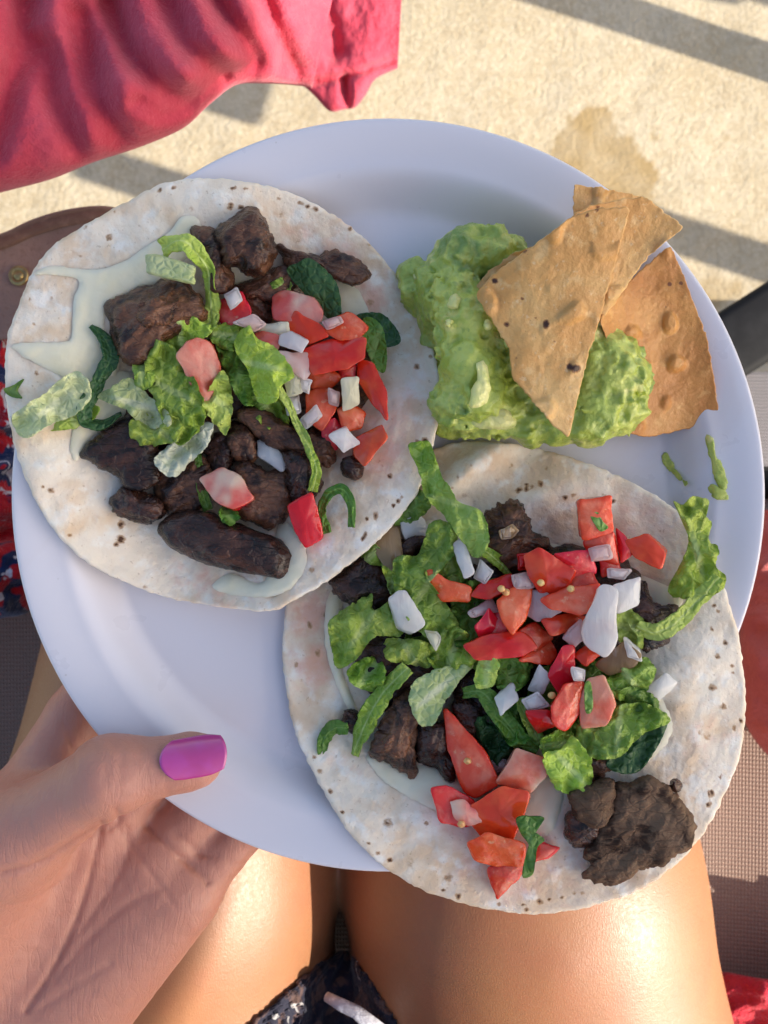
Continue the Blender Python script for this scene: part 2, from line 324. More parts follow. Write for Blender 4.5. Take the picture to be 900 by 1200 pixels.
a = Mat('patterned_towel', (0.50, 0.02, 0.03), 0.95, 0.1, sheen=0.3)
a.mix(a.ramp(a.noise(26, 3, 1.4), 0.5, 0.54), (0.02, 0.035, 0.10)).mix(a.ramp(a.noise(33, 3, 1.6), 0.57, 0.6), (0.60, 0.60, 0.66)); a.height(a.noise(400, 3), .002); MT['print_towel'] = a.done()
a = Mat('added_parasol_cloth', (0.50, 0.40, 0.30), 0.9, 0.1); a.mix(a.ramp(a.noise(6, 3), .4, .7), (0.44, 0.34, 0.25)); MT['added_parasol'] = a.done()

# ------------------------------------------------------------------ mesh builders
def in_poly(px, poly):
    x, y = px[:, 0], px[:, 1]; ins = np.zeros(len(px), bool); j = len(poly) - 1
    for i in range(len(poly)):
        xi, yi = poly[i]; xj, yj = poly[j]
        ins ^= ((yi > y) != (yj > y)) & (x < (xj - xi) * (y - yi) / (yj - yi + 1e-12) + xi); j = i
    return ins

def resample(poly, n, smooth=True, rough=0.0, seed=0):
    poly = np.asarray(poly, float)
    if smooth:                                   # closed Catmull-Rom
        m = len(poly); out = []
        for i in range(m):
            p0, p1, p2, p3 = poly[i - 1], poly[i], poly[(i + 1) % m], poly[(i + 2) % m]
            for t in np.linspace(0, 1, 16, endpoint=False):
                out.append(0.5 * (2 * p1 + (p2 - p0) * t + (2 * p0 - 5 * p1 + 4 * p2 - p3) * t * t + (3 * p1 - p0 - 3 * p2 + p3) * t ** 3))
        poly = np.array(out)
    q = np.vstack([poly, poly[:1]]); s = np.concatenate([[0], np.cumsum(np.linalg.norm(np.diff(q, axis=0), axis=1))])
    t = np.linspace(0, s[-1], n, endpoint=False)
    r = np.stack([np.interp(t, s, q[:, 0]), np.interp(t, s, q[:, 1])], 1)
    if not smooth:                               # take the razor edge off the corners
        k = 2
        r = sum(np.roll(r, j, 0) for j in range(-k, k + 1)) / (2 * k + 1)
    if rough:
        c = r.mean(0); d = r - c; L = np.linalg.norm(d, axis=1)[:, None] + 1e-6
        nz = fbm(np.stack([r[:, 0] * 0.13, r[:, 1] * 0.13, np.full(n, seed * 3.7)], 1), 4)
        r = r + d / L * (nz * rough)[:, None]
    return r
def area_centroid(p):
    x, y = p[:, 0], p[:, 1]; x2, y2 = np.roll(x, -1), np.roll(y, -1); c = x * y2 - x2 * y; A = c.sum() / 2
    return np.array([((x + x2) * c).sum() / (6 * A), ((y + y2) * c).sum() / (6 * A)])
def ring_faces(nr, n, closed_center_top, flip=False):
    f = []
    for k in range(nr - 1):
        a = np.arange(n) + k * n; b = np.roll(np.arange(n), -1) + k * n
        f.append(np.stack([a, b, b + n, a + n], 1))
    return np.vstack(f)
def ccw(o):
    x, y = o[:, 0], o[:, 1]; A = (x * np.roll(y, -1) - np.roll(x, -1) * y).sum()
    return o if A < 0 else o[::-1]               # px y runs down: make it ccw in world

def PV(px, z):
    d = CZ - z
    return np.stack([(px[:, 0] - 450) / FPX * d, (600 - px[:, 1]) / FPX * d, z], 1)

# heights of what the food lies on
PC = P(455, 580, 0)[:2]; PR = 0.1275
def plate_z(x, y):
    r = np.hypot(x - PC[0], y - PC[1])
    return -0.0150 + 0.0115 * sstep(0.099, 0.113, r) + 0.0035 * sstep(0.110, PR, r)
def zR(x, y):
    r = np.hypot(x - PC[0], y - PC[1])
    q = np.stack([x * 26, y * 26, np.full(np.shape(x), 4.2)], -1)
    z = -0.0105 + 0.0125 * sstep(0.075, 0.122, r) + 0.0016 * fbm(q, 2)
    # soft pleats where the flap leans on the guacamole
    a = P(545, 555, 0); u = (x - a[0]) * 0.62 - (y - a[1]) * 0.78; v = (x - a[0]) * 0.78 + (y - a[1]) * 0.62
    z = z + 0.011 * np.exp(-(u / 0.006) ** 2 - (v / 0.022) ** 2) + 0.005 * np.exp(-((u - 0.022) / 0.008) ** 2 - ((v - 0.004) / 0.02) ** 2) + 0.004 * np.exp(-((x - P(700, 600, 0)[0]) / 0.03) ** 2 - ((y - P(0, 575, 0)[1]) / 0.012) ** 2)
    z = z + 0.003 * np.exp(-((x - P(790, 0, 0)[0]) / 0.012) ** 2 - ((y - P(0, 800, 0)[1]) / 0.03) ** 2)
    return z
def zL(x, y):
    r = np.hypot(x - PC[0], y - PC[1])
    q = np.stack([x * 24, y * 24, np.full(np.shape(x), 1.2)], -1)
    z = -0.0105 + 0.0140 * sstep(0.075, 0.122, r) + 0.0016 * fbm(q, 2)
    d = ((x - P(330, 0, 0)[0]) * 0.75 - (y - P(0, 560, 0)[1]) * 0.66)
    return z + 0.0150 * sstep(-0.012, 0.040, d)

def blob(name, poly, base, lift, thick, mat, p=2.2, under=0.6, rough=1.5, amp=0.0009, freq=260, ang=0.0, aniso=1.5, tilt=(0, 0), n=110, nr=22, seed=None,
         ridge=0.5, smooth=True, follow=False, parent=None, center=None, flat=False):
    """a solid whose outline is given in photo pixels; base(x,y) is what it lies on"""
    seed = seed if seed is not None else int(abs(poly[0][0] * 7 + poly[0][1] * 13))
    o = ccw(resample(poly, n, smooth, rough, seed)); c = area_centroid(o) if center is None else np.array(center)
    w = P(c[0], c[1], -0.004); zb = float(base(w[0], w[1])) + lift
    rr = np.sin(np.linspace(0.0, 1.0, nr) * math.pi / 2)
    rr[0] = 0.012
    prof = (1 - rr ** p) ** (1 / p)
    V = []
    def layer(r, z):
        px = c + (o - c) * r; zz = np.full(n, z)
        dx = (px[:, 0] - c[0]) * 0.00028; dy = -(px[:, 1] - c[1]) * 0.00028
        zz = zz + dx * tilt[0] + dy * tilt[1]
        if follow:
            q = PV(px, zz); zz = zz + base(q[:, 0], q[:, 1]) - (zb - lift)
        return PV(px, zz)
    for r, h in zip(rr, prof): V.append(layer(r, zb + thick * h))
    for r, h in list(zip(rr, prof))[::-1][1:]: V.append(layer(r, zb - thick * under * h))
    nl = len(V); V = np.vstack(V)
    F = ring_faces(nl, n, True).tolist()
    F.append(list(range(n))[::-1]); F.append(list(range((nl - 1) * n, nl * n)))
    F = [f[::-1] for f in F]
    ca, sa = math.cos(ang), math.sin(ang)
    def disp(v, nn):
        q = np.stack([(v[:, 0] * ca + v[:, 1] * sa), (-v[:, 0] * sa + v[:, 1] * ca) * aniso, v[:, 2] * 1.3], 1) * freq + seed * 1.37
        return amp * (0.48 * fbm(q, 3) + 1.3 * perlin(q * 0.40) + ridge * 1.1 * (ridged(q * 0.34, 2) - 0.6))
    return mesh_obj(name, V, F, mat, parent, displace=disp)

def dice(name, poly, base, lift, depth, mats, tilt=None, seed=None, bevel=2.2, n=84, amp=0.0004, bulge=0.0008, skin_side=None, parent=None):
    """a cut cube: top face traced in photo pixels, bevelled edges, sloping sides"""
    seed = seed if seed is not None else int(abs(poly[0][0] * 5 + poly[0][1] * 11))
    rg = np.random.default_rng(seed)
    poly = np.asarray(poly, float); poly = poly.mean(0) + (poly - poly.mean(0)) * 1.09
    o = ccw(resample(poly, n, False)); c = area_centroid(o)
    if tilt is None: tilt = rg.uniform(-0.42, 0.42, 2)
    w = P(c[0], c[1], 0.008); zt = float(base(w[0], w[1])) + lift
    size = np.sqrt(np.abs(((o[:, 0] - c[0]) * np.roll(o[:, 1] - c[1], -1) - np.roll(o[:, 0] - c[0], -1) * (o[:, 1] - c[1])).sum() / 2))
    b = min(bevel, size * (0.16 if bevel < 5 else 0.26)) / size * 2
    bz = b * size * 0.5 * 0.00028
    rings = [(r, 0.0, 0) for r in (0.02, 0.2, 0.4, 0.6, 0.78, 1 - b)]
    for t in (0.3, 0.6, 0.85, 1.0):
        rings.append((1 - b + b * math.sin(t * math.pi / 2), -bz * (1 - math.cos(t * math.pi / 2)), 0 if t < 0.7 else 1))
    for t in (0.2, 0.45, 0.7, 0.9): rings.append((1.0 - 0.10 * t, -bz - (depth - 2 * bz) * t, 1))
    rings.append((0.88, -depth + bz, 1)); rings.append((0.80, -depth, 1)); rings.append((0.5, -depth, 1)); rings.append((0.03, -depth, 1))
    V = []; shift = rg.uniform(-0.12, 0.12, 2) * size
    for r, dz, _ in rings:
        px = c + (o - c) * r + shift * (-dz / depth)
        dx = (px[:, 0] - c[0]) * 0.00028; dy = -(px[:, 1] - c[1]) * 0.00028
        V.append(PV(px, zt + dz + dx * tilt[0] + dy * tilt[1] + bulge * max(0.0, 1 - (r / (1 - b)) ** 2)))
    nl = len(V); V = np.vstack(V)
    F = ring_faces(nl, n, True).tolist(); mi = []
    a0 = math.atan2(*(rg.normal(size=2))) if skin_side is None else skin_side
    for k in range(nl - 1):
        for j in range(n):
            th = math.atan2(-(o[j, 1] - c[1]), o[j, 0] - c[0]); dd = abs((th - a0 + math.pi) % (2 * math.pi) - math.pi)
            mi.append(rings[k][2] and (2 if dd > 1.1 and len(mats) > 2 else 1) or 0)
    F.append(list(range(n))[::-1]); F.append(list(range((nl - 1) * n, nl * n))); mi += [0, min(1, len(mats) - 1)]
    F = [f[::-1] for f in F]
    if len(mats) == 1: mi = None
    def disp(v, nn):
        return amp * 0.6 * fbm(v * 330 + seed, 2) + amp * 1.5 * perlin(v * 130 + seed)
    rad = np.repeat([min(1.0, r_[0] + (0.3 if r_[1] < 0 else 0)) for r_ in rings], n)
    return mesh_obj(name, V, F, mats, parent, displace=disp, mat_idx=mi, attrs={'rad': rad})

def leaf(name, poly, base, lift, mat, ruffle=0.0034, edge=0.0024, waves=9, tilt=(0, 0), thick=0.00045, seed=None, rough=2.2, n=140, nr=26, curl=0.0, rib=None, parent=None, cup=0.0):
    """a crinkled leaf piece, outline in photo pixels"""
    seed = seed if seed is not None else int(abs(poly[0][0] * 3 + poly[0][1] * 17))
    rg = np.random.default_rng(seed)
    poly = np.asarray(poly, float); poly = poly.mean(0) + (poly - poly.mean(0)) * 1.18
    o = ccw(resample(poly, n, True, rough, seed)); c = area_centroid(o)
    w = P(c[0], c[1], 0.006); zb = float(base(w[0], w[1])) + lift
    rr = np.linspace(0, 1, nr) ** 0.8; rr[0] = 0.01
    th = np.arange(n) / n * 2 * math.pi; ph = rg.uniform(0, 6.28, 4)
    ra = rg.uniform(0, math.pi) if rib is None else rib
    TOP = []; RIB = []
    for r in rr:
        px = c + (o - c) * r
        dx = (px[:, 0] - c[0]) * 0.00028; dy = -(px[:, 1] - c[1]) * 0.00028
        q = np.stack([px[:, 0] * 0.035, px[:, 1] * 0.035, np.full(n, seed * 1.9)], 1)
        q2 = np.stack([px[:, 0] * 0.12, px[:, 1] * 0.12, np.full(n, seed * 0.7)], 1)
        z = zb + ruffle * 1.4 * perlin(q) + ruffle * 0.08 * fbm(q2, 2) + ruffle * 0.5 * (ridged(q * 1.3, 1) - 0.5) + dx * tilt[0] + dy * tilt[1]
        q3 = np.stack([px[:, 0] * 0.075, px[:, 1] * 0.075, np.full(n, seed * 2.3)], 1)
        z = z + edge * 2.8 * r ** 2 * perlin(q3) + edge * 0.55 * r ** 5 * perlin(q3 * 2.6) + cup * r * r
        pr = dx * math.cos(ra) + dy * math.sin(ra); pn = -dx * math.sin(ra) + dy * math.cos(ra)
        z = z + curl * pn * pn * 60
        RIB.append(np.exp(-(pn / 0.0017) ** 2) * (0.6 + 0.4 * np.cos(pr * 180))); TOP.append(PV(px, z))
    T = np.vstack(TOP); m = nr * n
    V = np.vstack([T, T - np.array([0, 0, thick])])
    F = ring_faces(nr, n, True); FB = ring_faces(nr, n, True)[:, ::-1] + m
    j = np.arange(n); e = (nr - 1) * n
    S = np.stack([e + j, e + np.roll(j, -1), e + m + np.roll(j, -1), e + m + j], 1)
    F = [f[::-1] for f in np.vstack([F, FB, S]).tolist()]
    F.append(list(range(n))); F.append(list(range(m, m + n))[::-1])
    R = np.concatenate(RIB)
    return mesh_obj(name, V, F, mat, parent, attrs={'rib': np.concatenate([R, R])})

def catmull(pts, per=14):
    pts = np.asarray(pts, float); pts = np.vstack([2 * pts[0] - pts[1], pts, 2 * pts[-1] - pts[-2]]); out = []
    for i in range(1, len(pts) - 2):
        p0, p1, p2, p3 = pts[i - 1:i + 3]
        for t in np.linspace(0, 1, per, endpoint=False):
            out.append(0.5 * (2 * p1 + (p2 - p0) * t + (2 * p0 - 5 * p1 + 4 * p2 - p3) * t * t + (3 * p1 - p0 - 3 * p2 + p3) * t ** 3))
    out.append(pts[-2]); return np.array(out)
def ribbon(name, path, base, mat, ruffle=0.0012, roll=(0, 0), thick=0.0005, seed=None, waves=260, nw=15, edgey=0.0, parent=None, arch=0.0):
    """a leaf strip: path of (px, py, lift in mm, half width in px); roll = twist at start and end"""
    seed = seed if seed is not None else int(abs(path[0][0] * 3 + path[0][1] * 7))
    rg = np.random.default_rng(seed); ph = rg.uniform(0, 6.28, 4)
    q = catmull(path, 16); m = len(q)
    w0 = PV(q[:, :2], np.full(m, 0.004)); z = base(w0[:, 0], w0[:, 1]) + q[:, 2] * 0.001
    C = PV(q[:, :2], z); T = np.gradient(C, axis=0); T /= np.linalg.norm(T, axis=1)[:, None]
    up = np.array([0, 0, 1.0]); S = np.cross(T, up); S /= np.linalg.norm(S, axis=1)[:, None]; N = np.cross(S, T)
    rl = np.linspace(roll[0], roll[1], m)[:, None]
    S2 = S * np.cos(rl) + N * np.sin(rl); N2 = N * np.cos(rl) - S * np.sin(rl)
    hw = q[:, 3] * 0.00028; arc = np.concatenate([[0], np.cumsum(np.linalg.norm(np.diff(C, axis=0), axis=1))])
    TOP = []; RIB = []
    for v in np.linspace(-1, 1, nw):
        jag = 1 + 0.16 * fbm(np.stack([arc * 420, np.full(m, v * 2 + seed), np.full(m, 1.3)], 1), 2) * abs(v)
        off = ruffle * (abs(v) ** 2) * (np.sin(arc * waves + ph[0] + v) + 0.6 * np.sin(arc * waves * 2.1 + ph[1])) * (1 + 0.5 * edgey) + 0.0007 * fbm(np.stack([arc * 200, np.full(m, v * 1.5), np.full(m, seed * .7)], 1), 2)
        TOP.append(C + S2 * (hw * v * jag)[:, None] + N2 * (off - arch * v * v)[:, None]); RIB.append(np.full(m, math.exp(-(v / 0.16) ** 2)))
    A = np.stack(TOP, 1).reshape(-1, 3); R = np.stack(RIB, 1).ravel()
    Nn = np.repeat(N2[:, None, :], nw, 1).reshape(-1, 3)
    V = np.vstack([A, A - Nn * thick]); k = m * nw
    idx = np.arange(k).reshape(m, nw)
    F = np.stack([idx[:-1, :-1], idx[:-1, 1:], idx[1:, 1:], idx[1:, :-1]], -1).reshape(-1, 4)
    Fl = F.tolist() + (F[:, ::-1] + k).tolist()
    bd = list(idx[:, 0]) + list(idx[-1, 1:]) + list(idx[::-1, -1][1:]) + list(idx[0, ::-1][1:-1])
    for a_, b_ in zip(bd, bd[1:] + bd[:1]): Fl.append([int(a_), int(b_), int(b_) + k, int(a_) + k])
    return mesh_obj(name, V, Fl, mat, parent, attrs={'rib': np.concatenate([R, R])})

def sheet_slab(name, poly, zfun, thick, mats, nr=40, n=200, smooth=True, rough=0.0, seed=1, attrs_fn=None, parent=None, bottom_fn=None, edge_round=0.5):
    """thin slab (tortilla, chip): top z = zfun(x, y) for points traced in pixels at about that height"""
    o = ccw(resample(poly, n, smooth, rough, seed)); c = area_centroid(o)
    rr = np.concatenate([np.linspace(0.004, 0.985, nr), [0.992, 0.997, 1.0]])
    dz = np.concatenate([np.zeros(nr), [-0.12, -0.3, -0.55]]) * thick * edge_round
    T = []; PXS = []
    for r, d in zip(rr, dz):
        px = c + (o - c) * r; z = np.zeros(n)
        for _ in range(3):
            w = PV(px, z); z = zfun(w[:, 0], w[:, 1])
        T.append(PV(px, z + d)); PXS.append(px)
    T = np.vstack(T); PXS = np.vstack(PXS); k = len(rr)
    rb = [0.99, 0.8, 0.4, 0.004]; B = []; PB = []
    for r in rb:
        px = c + (o - c) * r; z = np.zeros(n)
        for _ in range(3):
            w = PV(px, z); z = zfun(w[:, 0], w[:, 1])
        B.append(PV(px, z - thick)); PB.append(px)
    V = np.vstack([T] + B); PXS = np.vstack([PXS] + PB)
    nl = k + len(rb); F = [f[::-1] for f in ring_faces(nl, n, True).tolist()]
    F.append(list(range(n))); F.append(list(range((nl - 1) * n, nl * n))[::-1])
    return mesh_obj(name, V, F, mats, parent, attrs=attrs_fn(PXS) if attrs_fn else None)

from mathutils.geometry import delaunay_2d_cdt
def puddle(name, poly, base, lift, thick, mat, parent=None, seed=1, rough=1.5, step=3.5):
    """a thin spread layer of any outline lying on base(x, y)"""
    o = resample(poly, 150, True, rough, seed); lo, hi = o.min(0), o.max(0)
    g = np.stack(np.meshgrid(np.arange(lo[0], hi[0], step), np.arange(lo[1], hi[1], step)), -1).reshape(-1, 2)
    g = g[in_poly(g, o)]; dm = np.min(np.linalg.norm(g[:, None] - o[None], axis=2), axis=1); g = g[dm > step * 0.5]
    pts = np.vstack([o, g]); n = len(o)
    r = delaunay_2d_cdt([Vector(p) for p in pts], [(k, (k + 1) % n) for k in range(n)], [list(range(n))], 1, 1e-4)
    v2 = np.array([list(v) for v in r[0]]); F = [list(f) for f in r[2]]
    d = np.min(np.linalg.norm(v2[:, None] - o[None], axis=2), axis=1)
    prof = np.clip(d / 16.0, 0, 1); prof = np.sqrt(1 - (1 - prof) ** 2)
    q = np.stack([v2[:, 0] * .03, v2[:, 1] * .03, np.full(len(v2), seed * 1.)], 1)
    z = np.zeros(len(v2))
    for _ in range(3):
        w = PV(v2, z); z = base(w[:, 0], w[:, 1]) + lift + thick * prof * (1 + 0.6 * perlin(q)) + 0.0003 * perlin(q * 3) * prof
    T = PV(v2, z); B = PV(v2, z - thick * prof - 0.0008); m = len(v2)
    sgn = sum((v2[f[1]][0] - v2[f[0]][0]) * (v2[f[2]][1] - v2[f[0]][1]) - (v2[f[2]][0] - v2[f[0]][0]) * (v2[f[1]][1] - v2[f[0]][1]) for f in F[:50])
    if sgn > 0: F = [f[::-1] for f in F]
    return mesh_obj(name, np.vstack([T, B]), F + [[k + m for k in f[::-1]] for f in F], mat, parent)

# signed distance helpers
def rc(p, a, b, ra, rb):
    a = np.asarray(a, float); b = np.asarray(b, float); ab = b - a
    t = np.clip(((p - a) @ ab) / (ab @ ab), 0, 1)
    q = p - a - t[..., None] * ab
    return np.sqrt(np.einsum('...i,...i->...', q, q)) - (ra + (rb - ra) * t)
def ell(p, c, r):
    q = (p - np.asarray(c)) / np.asarray(r); k = np.linalg.norm(q, axis=-1)
    return (k - 1) * min(r)
def smin(a, b, k):
    h = np.clip(0.5 + 0.5 * (b - a) / k, 0, 1); return b + (a - b) * h - k * h * (1 - h)
def sdf_mesh(fn, lo, hi, vox, dense=False):
    lo = np.asarray(lo, float); nx = np.ceil((np.asarray(hi) - lo) / vox).astype(int) + 1
    if dense:
        ax = [np.arange(n) * vox + l for n, l in zip(nx, lo)]
        out = fn(np.stack(np.meshgrid(*ax, indexing='ij'), -1))
    else:
        K_ = 4; nx = ((nx + K_ - 1) // K_) * K_; nc = nx // K_
        ax = [(np.arange(n) * K_ + (K_ - 1) / 2) * vox + l for n, l in zip(nc, lo)]
        dc = fn(np.stack(np.meshgrid(*ax, indexing='ij'), -1).reshape(-1, 3)).reshape(nc)
        out = dc.repeat(K_, 0).repeat(K_, 1).repeat(K_, 2)
        ii = np.argwhere(np.abs(dc) < vox * 6.5); of = np.stack(np.meshgrid(*[np.arange(K_)] * 3, indexing='ij'), -1).reshape(-1, 3)
        for c0 in range(0, len(ii), 20000):
            fi = (ii[c0:c0 + 20000, None] * K_ + of[None]).reshape(-1, 3)
            out[fi[:, 0], fi[:, 1], fi[:, 2]] = fn(fi * vox + lo)
    g = openvdb.FloatGrid(1.0); g.copyFromArray(np.clip(out, -1, 1).astype(np.float32))
    pts, quads = g.convertToQuads(0.0)
    return np.asarray(pts, float) * vox + lo, np.asarray(quads)

# ================================================================== the setting
# floor: one sheet to the horizon, fine near the camera so the wet patch keeps its shape
WET = resample([(652,165),(672,138),(690,126),(712,125),(718,140),(722,156),(740,160),(748,180),(766,190),(768,215),(762,240),(735,262),(690,262),(655,240),(645,205)], 90, True)
gx = np.concatenate([[-200, -40, -8, -2], np.linspace(-0.8, 0.8, 330), [2, 8, 40, 200]])
gy = np.concatenate([[-200, -40, -8, -2], np.linspace(-0.8, 0.9, 350), [2, 8, 40, 200]])
X, Y = np.meshgrid(gx, gy, indexing='ij'); V = np.stack([X.ravel(), Y.ravel(), np.full(X.size, FLOOR)], 1)
near = (np.abs(V[:, 0]) < 0.85) & (np.abs(V[:, 1]) < 0.95)
V[near, 2] += 0.0015 * fbm(V[near] * 14, 3)
d = CZ - FLOOR; px = np.stack([V[:, 0] / d * FPX + 450, 600 - V[:, 1] / d * FPX], 1)
nz = fbm(V * 60, 3) * 7
wet = in_poly(px + np.stack([nz, nz * 0.7], 1), WET).astype(float)
for cx, cy, r in ((766,161,6), (850,160,4), (838,344,26), (862,338,14), (735,170,7)):
    wet = np.maximum(wet, sstep(r, r * 0.5, np.hypot(px[:, 0] - cx + nz * .5, px[:, 1] - cy + nz * .4)) * 0.8)
wet = np.clip(wet * (0.75 + 0.35 * fbm(V * 30 + 5, 2)), 0, 1)
i = np.arange(X.size).reshape(X.shape)
F = np.stack([i[:-1, :-1], i[1:, :-1], i[1:, 1:], i[:-1, 1:]], -1).reshape(-1, 4)
struct(mesh_obj('ground', V, F, MT['floor'], attrs={'wet': wet}, center=False))

# box / tube helpers
def tube_mesh(pts, r, seg=12):
    pts = [Vector(p) for p in pts]; V = []; F = []
    rs = r if isinstance(r, (list, tuple)) else [r] * len(pts)
    for k, p in enumerate(pts):
        t = (pts[min(k + 1, len(pts) - 1)] - pts[max(k - 1, 0)]).normalized()
        u = t.orthogonal().normalized() if k == 0 else (u - t * u.dot(t)).normalized()
        w = t.cross(u)
        for j in range(seg):
            a = 2 * math.pi * j / seg; V.append(p + (u * math.cos(a) + w * math.sin(a)) * rs[k])
    for k in range(len(pts) - 1):
        for j in range(seg):
            b = (j + 1) % seg; F.append([k * seg + j, k * seg + b, (k + 1) * seg + b, (k + 1) * seg + j])
    F.append(list(range(seg))[::-1]); F.append(list(range((len(pts) - 1) * seg, len(pts) * seg)))
    return np.array([list(v) for v in V]), F
def rbox(name, c, size, bev, mat, rot=(0, 0, 0), parent=None, seg=3):
    bm = bmesh.new(); bmesh.ops.create_cube(bm, size=1.0)
    bmesh.ops.scale(bm, vec=size, verts=bm.verts)
    bmesh.ops.bevel(bm, geom=list(bm.edges), offset=bev, segments=seg, affect='EDGES', profile=0.5)
    from mathutils import Euler
    bmesh.ops.rotate(bm, matrix=Euler(rot).to_matrix(), verts=bm.verts); bmesh.ops.translate(bm, vec=c, verts=bm.verts)
    V = np.array([list(v.co) for v in bm.verts]); bm.verts.index_update(); F = [[v.index for v in f.verts] for f in bm.faces]; bm.free()
    return mesh_obj(name, V, F, mat, parent)

# ------------------------------------------------------------------ the plate
def build_plate():
    t = 0.0032
    prof = []
    rs = np.concatenate([np.linspace(0.0005, 0.095, 26), np.linspace(0.097, PR - 0.0012, 34)])
    for r in rs: prof.append((r, float(plate_z(PC[0] + r, PC[1]))))
    zt = prof[-1][1]
    for a_ in np.linspace(0.2, math.pi - 0.1, 9): prof.append((PR - 0.0012 + 0.0014 * math.sin(a_), zt - 0.0012 + 0.0012 * math.cos(a_)))
    for r in rs[::-1]:
        z = float(plate_z(PC[0] + r, PC[1])) - t
        if 0.070 < r < 0.080: z -= 0.0030
        prof.append((r, z))
    n = 220; th = np.arange(n) / n * 2 * math.pi; V = []
    for r, z in prof: V.append(np.stack([PC[0] + r * np.cos(th), PC[1] + r * np.sin(th), np.full(n, z)], 1))
    nl = len(prof); F = [f for f in ring_faces(nl, n, True).tolist()]
    F = [f[::-1] for f in F]; F.append(list(range(n))); F.append(list(range((nl - 1) * n, nl * n))[::-1])
    o = mesh_obj('plate', np.vstack(V), F, MT['plate'])
    return tag(o, 'round white melamine plate holding two tacos, guacamole and chips', 'plate')
build_plate()

# ------------------------------------------------------------------ the person: lap and the hand that holds the plate
def K(px, py, z): return P(px, py, z)
person = empty('person', (0.0, -0.30, FLOOR))
tag(person, 'seated person with bare thighs and magenta thumbnail holding the plate on the lap', 'person')
TH = dict(lh=K(152,1290,-0.165), lm=K(200,1000,-0.158), lk=K(244,640,-0.150), rh=K(655,1290,-0.160), rm=K(607,1010,-0.153), rk=K(560,640,-0.148))
def body_sdf(p):
    d = rc(p, TH['lh'], TH['lm'], 0.099, 0.090); d = smin(d, rc(p, TH['lm'], TH['lk'], 0.090, 0.070), 0.02)
    e = rc(p, TH['rh'], TH['rm'], 0.099, 0.090); e = smin(e, rc(p, TH['rm'], TH['rk'], 0.090, 0.064), 0.02)
    d = np.minimum(d, smin(d, e, 0.004))
    for k, sx in (('lk', -1), ('rk', 1)):
        kn = TH[k]; an = np.array([kn[0] * 0.9, kn[1] + 0.01, FLOOR + 0.075])
        d = smin(d, rc(p, kn, (kn + an) / 2 + np.array([0, -0.018, 0.02]), 0.056, 0.050), 0.02)
        d = smin(d, rc(p, (kn + an) / 2 + np.array([0, -0.018, 0.02]), an, 0.050, 0.031), 0.03)
        d = smin(d, rc(p, an + np.array([0, -0.02, -0.035]), an + np.array([0.01 * sx, 0.13, -0.05]), 0.030, 0.021), 0.03)
    pel = ell(p, (0.0, -0.385, -0.135), (0.175, 0.11, 0.105)); d = smin(d, pel, 0.06)
    d = smin(d, rc(p, (0, -0.43, -0.06), (0, -0.52, 0.16), 0.125, 0.115), 0.07)
    d = smin(d, rc(p, (0, -0.52, 0.16), (0, -0.57, 0.31), 0.115, 0.105), 0.06)
    d = smin(d, rc(p, (-0.14, -0.58, 0.36), (0.14, -0.58, 0.36), 0.062, 0.062), 0.07)
    d = smin(d, rc(p, (0, -0.59, 0.38), (0, -0.58, 0.48), 0.055, 0.05), 0.04)
    el = np.array([-0.335, -0.45, 0.02]); wr = K(-75, 1245, -0.032)
    d = smin(d, rc(p, (-0.19, -0.58, 0.36), el, 0.048, 0.037), 0.04)
    d = smin(d, rc(p, el, wr, 0.038, 0.026), 0.02)
    return d
bv, bf = sdf_mesh(body_sdf, (-0.42, -0.75, FLOOR - 0.01), (0.36, 0.30, 0.55), 0.0065)

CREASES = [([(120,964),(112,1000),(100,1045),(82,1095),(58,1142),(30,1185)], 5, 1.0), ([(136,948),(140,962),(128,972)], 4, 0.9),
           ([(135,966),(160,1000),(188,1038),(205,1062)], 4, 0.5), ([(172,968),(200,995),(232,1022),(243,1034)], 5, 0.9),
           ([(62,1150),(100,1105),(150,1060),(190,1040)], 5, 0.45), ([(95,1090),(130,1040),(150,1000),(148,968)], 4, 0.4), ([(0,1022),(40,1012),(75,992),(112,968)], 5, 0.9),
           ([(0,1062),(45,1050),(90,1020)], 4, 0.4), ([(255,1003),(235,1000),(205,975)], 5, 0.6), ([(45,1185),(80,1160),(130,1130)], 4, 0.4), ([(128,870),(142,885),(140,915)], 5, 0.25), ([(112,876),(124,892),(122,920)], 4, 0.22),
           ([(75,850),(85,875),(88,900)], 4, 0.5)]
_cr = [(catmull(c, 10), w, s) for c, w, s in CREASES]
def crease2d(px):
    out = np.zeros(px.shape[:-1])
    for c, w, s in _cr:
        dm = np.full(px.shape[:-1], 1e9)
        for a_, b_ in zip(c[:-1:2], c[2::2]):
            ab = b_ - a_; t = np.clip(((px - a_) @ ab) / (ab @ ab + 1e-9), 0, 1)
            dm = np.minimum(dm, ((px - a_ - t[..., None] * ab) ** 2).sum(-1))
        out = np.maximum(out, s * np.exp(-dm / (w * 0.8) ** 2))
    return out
T0, T1, T2, T3 = K(-70,1085,-0.020), K(15,985,0.000), K(128,909,0.0125), K(224,892,0.0078)
